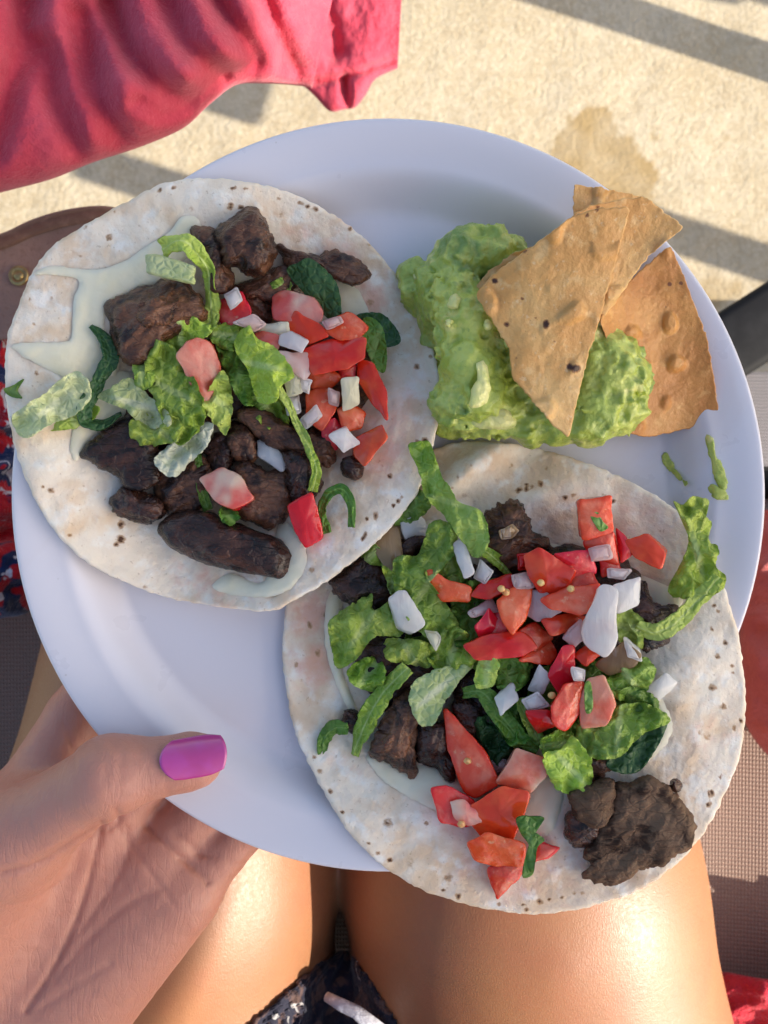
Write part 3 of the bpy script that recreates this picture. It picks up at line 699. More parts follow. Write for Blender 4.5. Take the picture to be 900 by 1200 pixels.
def hand_sdf(p):
    d = rc(p, T3, T3 + (T3 - T2) * 0.06 + np.array([0.001, 0, 0]), 0.0084, 0.0074)
    d = smin(d, rc(p, T2, T3, 0.0116, 0.0086), 0.004)
    d = smin(d, rc(p, T1, T2, 0.0152, 0.0118), 0.006)
    th = rc(p, T0, T1, 0.0240, 0.0165)
    d = smin(d, th, 0.010)
    wr = K(-75, 1245, -0.032); wr2 = K(20, 1275, -0.036)
    fing = [((25,955,-0.014), (92,838,-0.024), (190,705,-0.032), 0.0140, 0.0112, 0.0090),
            ((112,975,-0.028), (210,858,-0.034), (318,752,-0.030), 0.0135, 0.0112, 0.0086),
            ((178,1008,-0.031), (270,908,-0.036), (362,815,-0.030), 0.0130, 0.0105, 0.0082),
            ((222,1036,-0.032), (292,962,-0.036), (362,890,-0.029), 0.0118, 0.0092, 0.0072)]
    palm = rc(p, wr, K(25,955,-0.016), 0.026, 0.0150)
    for k, (m0, m1, m2, ra, rb, rd) in enumerate(fing):
        m0 = K(*m0); m1 = K(*m1); m2 = K(*m2)
        w_ = wr + (wr2 - wr) * k / 3
        palm = smin(palm, rc(p, w_, m0, 0.023 - 0.001 * k, ra), 0.010)
        f = smin(rc(p, m0, m1, ra, rb), rc(p, m1, m2, rb, rd), 0.003)
        palm = smin(palm, f, 0.0035)
    palm = smin(palm, rc(p, K(60,1185,-0.034), K(205,1050,-0.034), 0.0235, 0.0145), 0.010)
    d = smin(d, palm, 0.009)
    px = np.stack([p[..., 0] / (CZ - p[..., 2]) * FPX + 450, 600 - p[..., 1] / (CZ - p[..., 2]) * FPX], -1)
    near = np.abs(d) < 0.003
    c = np.zeros(d.shape); c[near] = crease2d(px[near]); 
    nz = np.zeros(d.shape); nz[near] = fbm(p[near] * np.array([190, 320, 190.]), 2)
    return d + 0.0010 * c * (p[..., 2] > -0.05) + 0.00022 * nz
hv, hf = sdf_mesh(hand_sdf, P(-110, 1300, -0.06) + np.array([-0.03, -0.02, -0.02]), P(400, 680, 0.03) + np.array([0.02, 0.01, 0.002]), 0.00085)
def relax(v, q, it):
    for _ in range(it):
        acc = np.zeros_like(v); cnt = np.zeros(len(v))
        for a_, b_ in ((0, 1), (1, 2), (2, 3), (3, 0)):
            np.add.at(acc, q[:, a_], v[q[:, b_]]); np.add.at(acc, q[:, b_], v[q[:, a_]]); np.add.at(cnt, q[:, a_], 1); np.add.at(cnt, q[:, b_], 1)
        v = v + 0.6 * (acc / np.maximum(cnt, 1)[:, None] - v)
    return v
bv = relax(bv, bf, 10); hv = relax(hv, hf, 1)
V = np.vstack([bv, hv]); F = bf.tolist() + (hf + len(bv)).tolist()
px = np.stack([V[:, 0] / (CZ - V[:, 2]) * FPX + 450, 600 - V[:, 1] / (CZ - V[:, 2]) * FPX], 1)
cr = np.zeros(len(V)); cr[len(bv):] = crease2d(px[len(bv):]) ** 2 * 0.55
rosy = np.zeros(len(V)); rosy[len(bv):] = 1.0
body = mesh_obj('body', V, F, MT['skin'], person, attrs={'crease': cr, 'rosy': rosy})
me = body.data
# sdf surfaces come with either winding: make the normals point outward
bm = bmesh.new(); bm.from_mesh(me); bmesh.ops.recalc_face_normals(bm, faces=bm.faces); bm.to_mesh(me); bm.free()
# painted thumbnail: a curved plate on the back of the thumb
def build_nail():
    ax = (T3 - T2); L = np.linalg.norm(ax); ax = ax / L
    side = np.cross(ax, [0, 0, 1.0]); side /= np.linalg.norm(side); up = np.cross(side, ax)
    Dr = up * math.cos(0.42) - side * math.sin(0.42); Sd = np.cross(ax, Dr)
    nu, nv = 22, 22; V = []
    for i in range(nu):
        u = i / (nu - 1)
        for j in range(nv):
            v = -1 + 2 * j / (nv - 1)
            # rounded root, squared-off tip
            uu = u if u > 0.35 else u + (0.35 - u) * 0.55 * v * v
            s = -0.0086 + 0.0208 * uu - 0.0016 * v * v * (u > 0.5) * (u - 0.5) * 2
            r = 0.0096 + 0.0024 * max(0, -s) / 0.030 - 0.0014 * max(0, uu - 0.6) ** 1.3
            wid = 0.98 * (0.90 + 0.1 * math.sin(min(1, u * 1.6) * math.pi / 2)) * (1 - 0.22 * max(0, u - 0.75) ** 1.2 * 4)
            a_ = v * wid * 0.74
            V.append(T3 + ax * s + (Dr * math.cos(a_) + Sd * math.sin(a_) * 0.96) * (r + 0.0006))
    V = np.array(V); idx = np.arange(nu * nv).reshape(nu, nv)
    F = np.stack([idx[:-1, :-1], idx[:-1, 1:], idx[1:, 1:], idx[1:, :-1]], -1).reshape(-1, 4)
    o = mesh_obj('fingernail', V, F, MT['nail'], person)
    bm = bmesh.new(); bm.from_mesh(o.data); bmesh.ops.recalc_face_normals(bm, faces=bm.faces)
    bmesh.ops.solidify(bm, geom=list(bm.faces), thickness=0.0007); bm.to_mesh(o.data); bm.free()
    o.data.polygons.foreach_set('use_smooth', np.full(len(o.data.polygons), True))
    o['label'] = 'glossy magenta thumbnail'
build_nail()
# shorts: dark printed cloth between the thighs
def build_shorts():
    nu, nv = 70, 60; V = []
    U, W = np.meshgrid(np.linspace(0, 1, nu), np.linspace(-1, 1, nv), indexing='ij'); U = U.ravel(); W = W.ravel()
    py = 1114 + 190 * U; x = 404 - 12 * U + W * (6 + 205 * U ** 0.95) * np.where(W > 0, 0.62, 1.0)
    hit = np.full(len(U), -0.30); done = np.zeros(len(U), bool)
    for z in np.arange(-0.03, -0.22, -0.002):
        q = PV(np.stack([x, py], 1), np.full(len(U), z)); h = (body_sdf(q) < 0) & ~done; hit[h] = z; done |= h
    fill = -0.150 + 0.055 * U ** 0.7
    k_ = 0.012; z = np.maximum(hit + 0.0035, fill); z = z + k_ * 0.25 * np.exp(-np.abs(hit + 0.0035 - fill) / k_)
    q = np.stack([x * 0.03 + py * 0.012, py * 0.012 - x * 0.004, np.full(len(U), 3.0)], 1)
    z = z + (0.0045 * ridged(q, 2) + 0.0015 * perlin(q * 3.1)) * np.clip(1.2 - np.abs(W) ** 3, 0, 1)
    V = PV(np.stack([x, py], 1), z)
    idx = np.arange(nu * nv).reshape(nu, nv)
    F = np.stack([idx[:-1, :-1], idx[1:, :-1], idx[1:, 1:], idx[:-1, 1:]], -1).reshape(-1, 4)
    o = mesh_obj('shorts', np.array(V), F, MT['shorts'], person)
    bm = bmesh.new(); bm.from_mesh(o.data); bmesh.ops.recalc_face_normals(bm, faces=bm.faces)
    bmesh.ops.solidify(bm, geom=list(bm.faces), thickness=0.002); bm.to_mesh(o.data); bm.free()
    o.data.polygons.foreach_set('use_smooth', np.full(len(o.data.polygons), True))
    o['label'] = 'dark printed shorts with pale marks'
    a_, b_ = P(383, 1168, -0.103), P(418, 1186, -0.096); c_ = P(448, 1212, -0.090)
    v, f = tube_mesh([a_, (a_ + b_) / 2 + np.array([0, 0.001, 0.002]), b_, c_], [0.0022, 0.0028, 0.003, 0.004], 10)
    s = mesh_obj('drawstring', v, f, MT['cord'], person); s['label'] = 'pale grey drawstring'
a = Mat('pale_cord', (0.42, 0.41, 0.45), 0.6, 0.4); a.mix(a.ramp(a.noise(300), .45, .65), (0.62, 0.62, 0.66)); a.height(a.noise(900), .0004); MT['cord'] = a.done()
build_shorts()

# ------------------------------------------------------------------ furniture around the lap
chair = empty('lounge_chair', (0.0, -0.25, FLOOR)); tag(chair, 'sling chair with taupe woven seat under the bare thighs', 'chair')
gx = np.linspace(-0.30, 0.30, 60); gy = np.linspace(-0.62, 0.02, 60); X, Y = np.meshgrid(gx, gy, indexing='ij')
Z = -0.252 - 0.014 * (1 - (X / 0.30) ** 2) + 0.012 * (Y + 0.3)
Z = Z + 0.008 * sstep(0.22, 0.30, X) - 0.03 * sstep(-0.02, 0.02, Y)
V = np.stack([X.ravel(), Y.ravel(), Z.ravel()], 1); i = np.arange(X.size).reshape(X.shape)
F = np.stack([i[:-1, :-1], i[1:, :-1], i[1:, 1:], i[:-1, 1:]], -1).reshape(-1, 4)
o = mesh_obj('seat_sling', np.vstack([V, V - np.array([0, 0, 0.002])]), F.tolist() + (F[:, ::-1] + len(V)).tolist(), MT['sling'], chair); o['label'] = 'taupe woven sling seat'
for s in (-1, 1):
    v, f = tube_mesh([(s * 0.312, -0.64, -0.245), (s * 0.312, -0.3, -0.242), (s * 0.312, 0.0, -0.24), (s * 0.312, 0.035, -0.26)], 0.014, 14); mesh_obj('side_rail', v, f, MT['black'], chair)
    for y in (-0.55, 0.0):
        v, f = tube_mesh([(s * 0.312, y, -0.25), (s * 0.33, y + 0.01, FLOOR)], 0.014, 14); mesh_obj('leg', v, f, MT['black'], chair)
v, f = tube_mesh([(-0.312, 0.02, -0.275), (0.312, 0.02, -0.275)], 0.012, 12); mesh_obj('cross_rail', v, f, MT['black'], chair)

# neighbouring black chair whose frame shades the floor in strips
nb = empty('black_chair', (0.85, 0.25, FLOOR)); tag(nb, 'black framed chair with grey mesh seat beside the plate', 'chair')
for b in ((0.80, 0.03), (0.905, 0.375), (1.30, 0.008), (1.40, 0.30)):
    rbox('leg', (b[0], b[1], FLOOR + 0.36), (0.030, 0.046, 0.72), 0.006, MT['black'], (0, 0, -0.32), nb)
a_ = np.array([0.80, 0.175]); b_ = np.array([1.35, 0.05])
for (a_, b_, zz) in (((0.50, 0.265), (0.86, 0.147), FLOOR + 0.63), ((0.86, 0.39), (1.42, 0.29), FLOOR + 0.63)):
    m_ = ((a_[0] + b_[0]) / 2, (a_[1] + b_[1]) / 2, zz); ln = math.hypot(b_[0] - a_[0], b_[1] - a_[1]); an = math.atan2(b_[1] - a_[1], b_[0] - a_[0])
    rbox('armrest', m_, (ln, 0.06, 0.022), 0.008, MT['black'], (0, 0, an), nb)
# foot rail with its flat black bracket reaching in beside the plate
pa, pb = P(800, 440, -0.33), P(1080, 262, -0.33)
an = math.atan2(pb[1] - pa[1], pb[0] - pa[0]); m_ = (pa + pb) / 2
rbox('foot_rail', tuple(m_), (float(np.linalg.norm(pb - pa)), 0.052, 0.024), 0.007, MT['black'], (0, 0, an), nb)
rbox('seat_sling', (0.62, 0.055, -0.40), (0.66, 0.13, 0.006), 0.002, MT['grey_sling'], (0, 0, 0.0), nb)

# unseen sunshade above, added and sized so its canopy shades plate and hand
HC = 1.0; SH = np.array([-0.25, 0.04]); off = HC * np.array([1.6, -0.53]); CC = SH + off
par = empty('added_parasol', (CC[0], CC[1], FLOOR)); tag(par, 'unseen beige ten-sided sunshade canopy added to shade the plate', 'added_parasol')
def build_added_parasol():
    n = 10; A = 0.392; R = A / math.cos(math.pi / n); V = [(CC[0], CC[1], HC + 0.26)]; F = []
    for k in range(n):
        a_ = 2 * math.pi * (k + 0.5) / n
        for r, z in ((0.33, 0.22), (0.66, 0.12), (1.0, 0.0)):
            V.append((CC[0] + R * r * math.cos(a_), CC[1] + R * r * math.sin(a_), HC + z))
    for k in range(n):
        a_, b_ = 1 + 3 * k, 1 + 3 * ((k + 1) % n)
        F.append([0, a_, b_])
        for j in range(2): F.append([a_ + j, a_ + j + 1, b_ + j + 1, b_ + j])
        m = mesh_obj('canopy_panel', [V[t] for t in (0, a_, a_ + 1, a_ + 2, b_ + 2, b_ + 1, b_)], [[0, 1, 6], [1, 2, 5, 6], [2, 3, 4, 5]], MT['added_parasol'], par, smooth=False)
        v, f = tube_mesh([(CC[0], CC[1], HC + 0.20), tuple(np.array(V[a_ + 2]) * 0.99 + np.array([CC[0], CC[1], HC]) * 0.01 - np.array([0, 0, 0.012]))], 0.006, 8); mesh_obj('rib', v, f, MT['black'], par)
    v, f = tube_mesh([(CC[0], CC[1], FLOOR), (CC[0], CC[1], HC + 0.30)], 0.019, 14); mesh_obj('pole', v, f, MT['black'], par)
    rbox('base', (CC[0], CC[1], FLOOR + 0.03), (0.3, 0.3, 0.06), 0.012, MT['black'], (0, 0, 0), par)
build_added_parasol()

# ------------------------------------------------------------------ cloths and the bag around the plate
def curtain(name, edge, far, z0, mat, fold, label, cat, thick=0.05, nu=170, nv=110, ez=0.0):
    """a heap of cloth: edge = its visible lower outline in pixels, far = the matching line out of the frame"""
    e = catmull(edge, 24); f_ = catmull(far, 24)
    def rs(c):
        s = np.concatenate([[0], np.cumsum(np.linalg.norm(np.diff(c, axis=0), axis=1))]); t = np.linspace(0, s[-1], nu)
        return np.stack([np.interp(t, s, c[:, 0]), np.interp(t, s, c[:, 1])], 1)
    e = rs(e); f_ = rs(f_); V = []
    for j in range(nv):
        v = j / (nv - 1)
        px = e + (f_ - e) * v
        round_ = thick * (1 - (1 - min(1, v / 0.30)) ** 2) ** 0.5
        z = z0(px) + round_ + fold(px, v) * min(1, v / 0.10 + 0.25)
        V.append(PV(px, z))
    V = np.vstack(V); m = len(V); back = []
    for j in range(nv):
        px = e + (f_ - e) * (0.02 + 0.98 * j / (nv - 1)); back.append(PV(px, V[j * nu:(j + 1) * nu, 2] - 0.005))
    B = np.vstack(back)
    i = np.arange(m).reshape(nv, nu); F = np.stack([i[:-1, :-1], i[:-1, 1:], i[1:, 1:], i[1:, :-1]], -1).reshape(-1, 4)
    bd = list(i[0]) + list(i[1:, -1]) + list(i[-1, ::-1][1:]) + list(i[::-1, 0][1:-1])
    Fl = F.tolist() + (F[:, ::-1] + m).tolist() + [[int(a_), int(b_), int(b_) + m, int(a_) + m] for a_, b_ in zip(bd, bd[1:] + bd[:1])]
    o = mesh_obj(name, np.vstack([V, B]), Fl, mat)
    bm = bmesh.new(); bm.from_mesh(o.data); bmesh.ops.recalc_face_normals(bm, faces=bm.faces); bm.to_mesh(o.data); bm.free()
    return tag(o, label, cat)
def pl_dist(px, poly):
    c = catmull(poly, 8); dm = np.full(len(px), 1e9)
    for a_, b_ in zip(c[:-1], c[1:]):
        ab = b_ - a_; t = np.clip(((px - a_) @ ab) / (ab @ ab + 1e-9), 0, 1); dm = np.minimum(dm, ((px - a_ - t[:, None] * ab) ** 2).sum(1))
    return np.sqrt(dm)
VALLEYS = [([(-8,170),(8,110),(24,60),(30,0)], 16, .011), ([(52,55),(62,110),(78,150),(92,182)], 13, .009), ([(92,20),(104,80),(122,130),(138,165)], 14, .011),
           ([(128,0),(150,55),(185,98),(218,116),(262,98)], 13, .013), ([(190,-20),(212,42),(240,74),(266,90)], 13, .014), ([(240,-20),(272,28),(296,66),(292,90)], 12, .014),
           ([(300,-20),(318,30),(338,70),(345,96)], 11, .013), ([(165,120),(200,136),(225,132)], 9, .006)]
VALLEYS = [(p_, w_ * 1.3, d_ * 1.15) for p_, w_, d_ in VALLEYS]
def rose_fold(px, v):
    x, y = px[:, 0], px[:, 1]; o1 = np.ones(len(x))
    w = px + 4 * np.stack([perlin(np.stack([x * .02, y * .02, 2 * o1], 1)), perlin(np.stack([x * .02, y * .02, 8 * o1], 1))], 1)
    f = 0.014 * perlin(np.stack([x * .012, y * .006, 5 * o1], 1))
    for p_, wd, dp in VALLEYS: f = f - dp * np.exp(-(pl_dist(w, p_) / wd) ** 2)
    return f + 0.0012 * perlin(np.stack([x * .035, y * .02, 4 * o1], 1)) + 0.0005 * fbm(np.stack([x * .09, y * .09, 4 * o1], 1), 2)
rose = curtain('rose_towel', [(-140,262),(-60,243),(0,226),(60,210),(110,190),(165,172),(215,150),(246,122),(276,100),(312,98),(345,100),(366,103)],
               [(-260,-140),(-160,-150),(-60,-155),(20,-160),(90,-165),(150,-170),(210,-175),(270,-180),(320,-180),(365,-180),(400,-180),(430,-180)],
               lambda px: -0.150 - 0.05 * sstep(260, 420, px[:, 0]), MT['rose'], rose_fold, 'rose pink velour towel bunched over the sunlit floor', 'towel', 0.045)
def tip_fold(px, v):
    x, y = px[:, 0], px[:, 1]; o1 = np.ones(len(x))
    f = 0.008 * perlin(np.stack([x * .02, y * .008, 9 * o1], 1)) - 0.007 * np.exp(-(pl_dist(px, [(352,99),(400,90),(440,78),(470,68)]) / 5) ** 2)
    f = f - 0.012 * np.exp(-(pl_dist(px, [(404,96),(405,108),(407,122)]) / 6) ** 2) - 0.010 * np.exp(-(pl_dist(px, [(370,-40),(385,20),(392,60)]) / 12) ** 2)
    return f + 0.001 * fbm(np.stack([x * .09, y * .09, 6 * o1], 1), 2)
tip = mesh = curtain('towel_flap', [(335,90),(352,98),(368,112),(383,128),(392,131),(404,128),(416,126),(428,112),(440,93),(466,80)],
              [(300,-170),(320,-175),(340,-178),(360,-180),(380,-180),(400,-180),(420,-180),(440,-180),(460,-180),(480,-180)],
              lambda px: np.full(len(px), -0.31), MT['rose'], tip_fold, '', 'towel', 0.018, nu=110)
for k in ('label', 'category'):
    if k in tip: del tip[k]
tip.parent = rose; tip.matrix_parent_inverse = Matrix.Identity(4); tip.location = tip.location - rose.location
tip.name = 'flap'; tip['label'] = 'sunlit end of the towel with a hem'
def cfold(s, amp):
    return lambda px, v: amp * ridged(np.stack([px[:, 0] * .012 + s, px[:, 1] * .02, np.full(len(px), s)], 1), 2) + amp * .4 * fbm(np.stack([px[:, 0] * .05, px[:, 1] * .05, np.full(len(px), s)], 1), 2)
curtain('coral_cloth', [(880,600),(872,660),(868,720),(866,780),(868,830),(885,868),(915,895),(960,905)], [(1150,560),(1150,640),(1150,700),(1150,760),(1150,820),(1150,880),(1150,920),(1150,960)],
        lambda px: np.full(len(px), -0.225), MT['coral'], cfold(3.0, 0.006), 'smooth coral red cloth lying beside the taupe sling seat', 'cloth', 0.03, nu=80, nv=60)
curtain('terry_towel', [(960,1125),(930,1140),(900,1150),(870,1143),(845,1140),(828,1160),(820,1200),(822,1260)], [(1150,1080),(1150,1120),(1150,1160),(1150,1200),(1150,1240),(1150,1280),(1150,1320),(1150,1360)],
        lambda px: np.full(len(px), -0.245), MT['red_terry'], cfold(6.0, 0.006), 'bright red looped terry towel next to the right thigh', 'towel', 0.025, nu=90, nv=70)
curtain('print_towel', [(36,360),(34,420),(40,500),(44,560),(46,620),(44,680),(34,716),(0,725)], [(-260,330),(-260,400),(-260,460),(-260,520),(-260,580),(-260,640),(-260,700),(-260,760)],
        lambda px: np.full(len(px), -0.225), MT['print_towel'], cfold(9.0, 0.012), 'red towel with blue and white print beside the left knee', 'towel', 0.04, nu=100, nv=70)

# canvas footstool with hem and brass eyelet
bag = empty('footstool', (-0.40, 0.2, FLOOR)); tag(bag, 'taupe canvas footstool with a brass eyelet standing on the sunlit floor', 'footstool')
zb = -0.17
outl = [(-150,324),(-60,292),(0,274),(40,256),(85,244),(130,242),(170,258),(200,300),(190,370),(100,392),(-150,395)]
def bagz(x, y): return zb + 0.006 * fbm(np.stack([x * 12, y * 12, np.full(np.shape(x), 2.)], -1), 2)
sheet_slab('canvas_top', outl, bagz, 0.03, MT['canvas'], nr=20, n=160, parent=bag, edge_round=0.06)
for lx, ly in ((-100,345),(-100,380),(120,290),(120,375)):
    tp = P(lx, ly, zb - 0.025); v, f = tube_mesh([tp, (tp[0], tp[1], FLOOR)], 0.010, 12); mesh_obj('leg', v, f, MT['black'], bag)
hp = catmull([(-150,324),(-60,294),(0,276),(40,259),(85,247),(130,245),(180,265),(238,332)], 12); HV = []
for p_ in hp:
    w = P(p_[0], p_[1], zb); z = float(bagz(w[0], w[1]))
    for k_, dz in ((0, 0.0008), (3, 0.003), (8, 0.0028), (13, 0.0025), (16, 0.0006)): HV.append(P(p_[0] + k_ * 0.25, p_[1] + k_, z + dz))
i = np.arange(len(HV)).reshape(-1, 5); F = np.stack([i[:-1, :-1], i[:-1, 1:], i[1:, 1:], i[1:, :-1]], -1).reshape(-1, 4)
mesh_obj('hem', np.array(HV), F, MT['hem'], bag)
w = P(22, 323, zb); c = P(22, 323, float(bagz(w[0], w[1])) + 0.002); v, f = [], []
for R_, r_, nm in ((0.0042, 0.0015, 'eyelet'),):
    vv = []; n1, n2 = 36, 12
    for a1 in range(n1):
        for a2 in range(n2):
            t1, t2 = 2 * math.pi * a1 / n1, 2 * math.pi * a2 / n2
            vv.append((c[0] + (R_ + r_ * math.cos(t2)) * math.cos(t1), c[1] + (R_ + r_ * math.cos(t2)) * math.sin(t1), c[2] + r_ * 0.7 * math.sin(t2)))
    ff = [[a1 * n2 + a2, ((a1 + 1) % n1) * n2 + a2, ((a1 + 1) % n1) * n2 + (a2 + 1) % n2, a1 * n2 + (a2 + 1) % n2] for a1 in range(n1) for a2 in range(n2)]
    e = mesh_obj(nm, np.array(vv), ff, MT['brass'], bag); e['label'] = 'round brass eyelet'
    v, f = tube_mesh([c - np.array([0, 0, .004]), c + np.array([0, 0, .0008]), c + np.array([0, 0, .0014])], [0.0034, 0.0028, 0.0016], 24); k_ = mesh_obj('eyelet_centre', v, f, MT['brass'], bag)

# ================================================================== the food
UP, LO = 'upper taco', 'lower taco'
OUT_L = [(8,400),(14,378),(25,350),(38,318),(61,289),(100,263),(150,235),(195,214),(240,209),(300,215),(350,230),(400,258),(445,298),(478,345),(502,395),(515,440),(516,480),(508,520),(495,565),(470,605),(430,645),(385,680),(345,703),(318,716),(270,713),(215,704),(165,690),(120,670),(85,645),(55,610),(30,560),(14,510),(6,455)]
OUT_R = [(332,735),(338,700),(360,655),(400,600),(450,555),(500,530),(545,517),(600,520),(650,531),(700,547),(750,570),(795,600),(822,635),(845,680),(862,730),(872,790),(874,830),(868,880),(850,930),(822,980),(790,1015),(750,1042),(700,1060),(640,1071),(590,1068),(540,1058),(490,1040),(445,1012),(405,970),(375,920),(348,865),(336,810),(331,770)]
SPOT_L = [(187,223,5,.9),(203,220,5,.9),(270,242,6,.9),(282,243,6,.9),(128,278,6,.9),(100,267,5,.6),(135,248,4,.6),(43,437,6,.6),(35,352,5,.5),(275,220,4,.7),(352,238,5,.9),(360,242,5,.9),(370,245,5,.9),(272,221,4,.8),(288,221,4,.8),(327,233,4,.7),(410,268,4,.8),(503,405,5,1),(504,418,4,.9),(488,430,6,.8),(507,470,5,.9),(434,355,9,.5),(432,287,4,.7),(50,570,4,.9),(60,575,7,.8),(82,627,5,.8),(142,632,8,1.0),(136,638,5,.9),(142,615,7,.9),(170,688,6,.6),(457,558,5,1),(498,517,6,1),(489,518,6,.7),(470,583,4,1),(466,588,4,1),(461,592,4,1),(428,627,4,1),(424,632,4,1),(430,608,4,1.1),(440,604,6,.9),(365,668,7,.7),(335,690,5,.3),(95,300,5,.5),(60,350,4,.5),(85,330,4,.4),(40,380,5,.5),(50,400,4,.4),(225,245,12,.35),(330,250,10,.4),(370,275,12,.35),(120,520,18,.25),(80,540,14,.28),(100,590,15,.25),(215,690,16,.25)]
SPOT_R = [(607,575,5,.9),(617,573,5,.9),(623,570,5,.8),(633,567,5,1),(662,583,5,1),(672,580,5,.8),(708,581,4,.9),(718,588,4,1),(772,622,4,.6),(837,710,4,1),(842,717,4,.9),(834,737,4,.9),(850,753,5,1),(841,769,5,1),(858,780,4,.9),(858,788,4,.9),(835,806,9,.75),(848,828,7,.8),(860,853,4,1),(868,845,4,.9),(368,887,4,1),(387,927,5,1),(375,904,7,.6),(402,952,4,1.1),(455,965,10,.7),(457,1008,6,1),(443,1000,5,.8),(520,1043,4,1),(537,1050,5,1.1),(525,1030,10,.6),(500,965,4,.8),(432,988,4,.6),(585,1060,5,.9),(617,1066,5,.9),(633,1057,6,.8),(833,930,7,1.05),(830,943,6,1),(845,910,4,1),(614,1060,4,.9),(632,1056,5,1),(644,1054,4,1),(659,1051,5,.7),(673,1047,6,.6),(683,1046,5,.6),(828,863,10,.6),(820,857,7,.5),(380,720,7,.6),(363,732,6,.7),(347,780,6,.6),(372,765,6,.6),(538,560,5,.6),(610,573,5,.8),(617,568,5,.9),(553,545,5,.6),(536,557,5,.5),(530,572,6,.5),(545,580,5,.5),(560,560,4,.5),(600,545,5,.5),(640,548,5,.5),(800,650,6,.4),(815,700,7,.4),(790,830,14,.3),(420,940,14,.3),(480,1010,16,.3)]
STAIN_L = [(400,300,45,.75),(430,350,35,.9),(350,270,35,.5),(250,690,45,.6),(300,680,40,.5),(200,670,35,.4),(90,400,30,.25)]
STAIN_R = [(365,720,32,1.1),(370,780,34,1.0),(400,900,35,.4),(560,1010,60,.4),(620,1030,60,.45),(740,620,40,.5),(720,600,30,.5),(830,860,40,.5),(800,900,50,.35),(520,960,40,.3)]
def marks(spots, stains, seed):
    rg = np.random.default_rng(seed)
    def fn(px):
        n = len(px); q = np.stack([px[:, 0] * .09, px[:, 1] * .09, np.full(n, seed)], 1); q2 = np.stack([px[:, 0] * .3, px[:, 1] * .3, np.full(n, seed)], 1)
        w = 0.45 * fbm(q2, 2); t = np.zeros(n)
        for x, y, r, s in spots:
            d2 = ((px[:, 0] - x) ** 2 + ((px[:, 1] - y) * rg.uniform(.75, 1.35)) ** 2) / (r * 0.68) ** 2
            t = np.maximum(t, s * np.exp(-d2) * (1 + w))
        s_ = np.zeros(n)
        for x, y, r, s in stains: s_ = np.maximum(s_, s * np.exp(-((px[:, 0] - x) ** 2 + (px[:, 1] - y) ** 2) / r ** 2))
        return {'toast': t, 'stain': s_ * 0.8}
    return fn
def small(fx, amp, f, s): return lambda x, y: fx(x, y) + amp * fbm(np.stack([x * f, y * f, np.full(np.shape(x), s)], -1), 3)
tortR = sheet_slab('tortilla', OUT_R, small(zR, 0.0005, 130, 3.), 0.0028, MT['tortilla'], nr=130, n=420, rough=1.6, seed=5, attrs_fn=marks(SPOT_R, STAIN_R, 2))
tag(tortR, 'soft corn tortilla lying underneath the other, hanging over the rim', 'tortilla')
tortL = sheet_slab('tortilla', OUT_L, small(zL, 0.0005, 130, 8.), 0.0028, MT['tortilla'], nr=130, n=420, rough=1.6, seed=2, attrs_fn=marks(SPOT_L, STAIN_L, 1))
tag(tortL, 'soft corn tortilla lapping over the edge of the other tortilla', 'tortilla')

def cheese(poly, base, par, lift=0.0005, thick=0.0009):
    return puddle('melted_cheese', poly, base, lift, thick, MT['cheese'], par, seed=len(par.children) + 2)
cheese([(213,254),(233,257),(238,290),(215,305),(190,330),(160,340),(130,356),(122,380),(130,402),(140,430),(128,455),(100,455),(62,436),(20,413),(18,403),(76,400),(84,392),(86,350),(92,328),(60,322),(38,322),(60,312),(112,316),(146,306),(172,288),(198,272)], zL, tortL)
cheese([(120,440),(160,440),(165,480),(110,510),(90,540),(82,520),(95,480)], zL, tortL)
cheese([(390,325),(415,335),(432,365),(425,380),(395,370)], zL, tortL)
cheese([(262,290),(285,300),(300,330),(285,345),(266,320)], zL, tortL)
cheese([(330,610),(360,650),(340,690),(300,700),(250,690),(270,672),(310,680)], zL, tortL, 0.0003, 0.0009)
cheese([(384,700),(398,690),(402,740),(398,775),(418,830),(422,842),(410,835),(390,790),(380,745)], zR, tortR, 0.0005, 0.0016)
cheese([(430,885),(470,892),(520,905),(545,925),(540,960),(500,945),(450,915)], zR, tortR)
cheese([(740,820),(765,806),(780,826),(788,856),(772,882),(748,896),(735,866)], zR, tortR)
cheese([(640,640),(700,655),(790,690),(800,705),(770,740),(700,720)], zR, tortR)
cheese([(480,620),(505,610),(540,630),(520,660),(485,650)], zR, tortR)
cheese([(590,900),(640,910),(660,930),(640,980),(600,960)], zR, tortR, 0.0004, 0.0009)

# --- steak
def steak(poly, base, lift, thick, label, mat='beef', group=None, **k):
    label = label if isinstance(label, str) else next(label)
    o = blob('steak_piece', poly, base, lift * .001, thick * .001, MT[mat], **k)
    return tag(o, label, 'steak', group)
BK = dict(p=2.8, rough=3.0, amp=0.0013, freq=240)
steak([(227,268),(247,267),(258,285),(267,310),(272,333),(253,345),(245,322),(230,290)], zL, 5, 6, 'narrow upright steak strip next to the round knobbly piece on the upper taco', ang=1.2, **BK)
steak([(255,268),(287,247),(303,250),(316,267),(322,297),(313,317),(290,323),(276,312),(262,312),(254,290)], zL, 6, 9, 'round knobbly brown steak lump near the top of the upper taco', ang=0.4, **BK)
steak([(325,289),(347,297),(383,298),(394,294),(414,303),(433,318),(430,326),(413,331),(383,328),(360,323),(336,314)], zL, 4, 5, 'long thin steak strip pointing past the dark leaf on the upper taco', ang=-0.3, **BK)
steak([(270,338),(293,327),(337,310),(352,318),(340,340),(317,354),(298,352),(280,348)], zL, 4, 6, 'twisted steak strip under the tomato on the upper taco', ang=0.4, **BK)
steak([(276,345),(300,348),(318,358),(315,375),(285,372),(272,360)], zL, 3, 6, 'small steak lump tucked under the salsa on the upper taco', **BK)
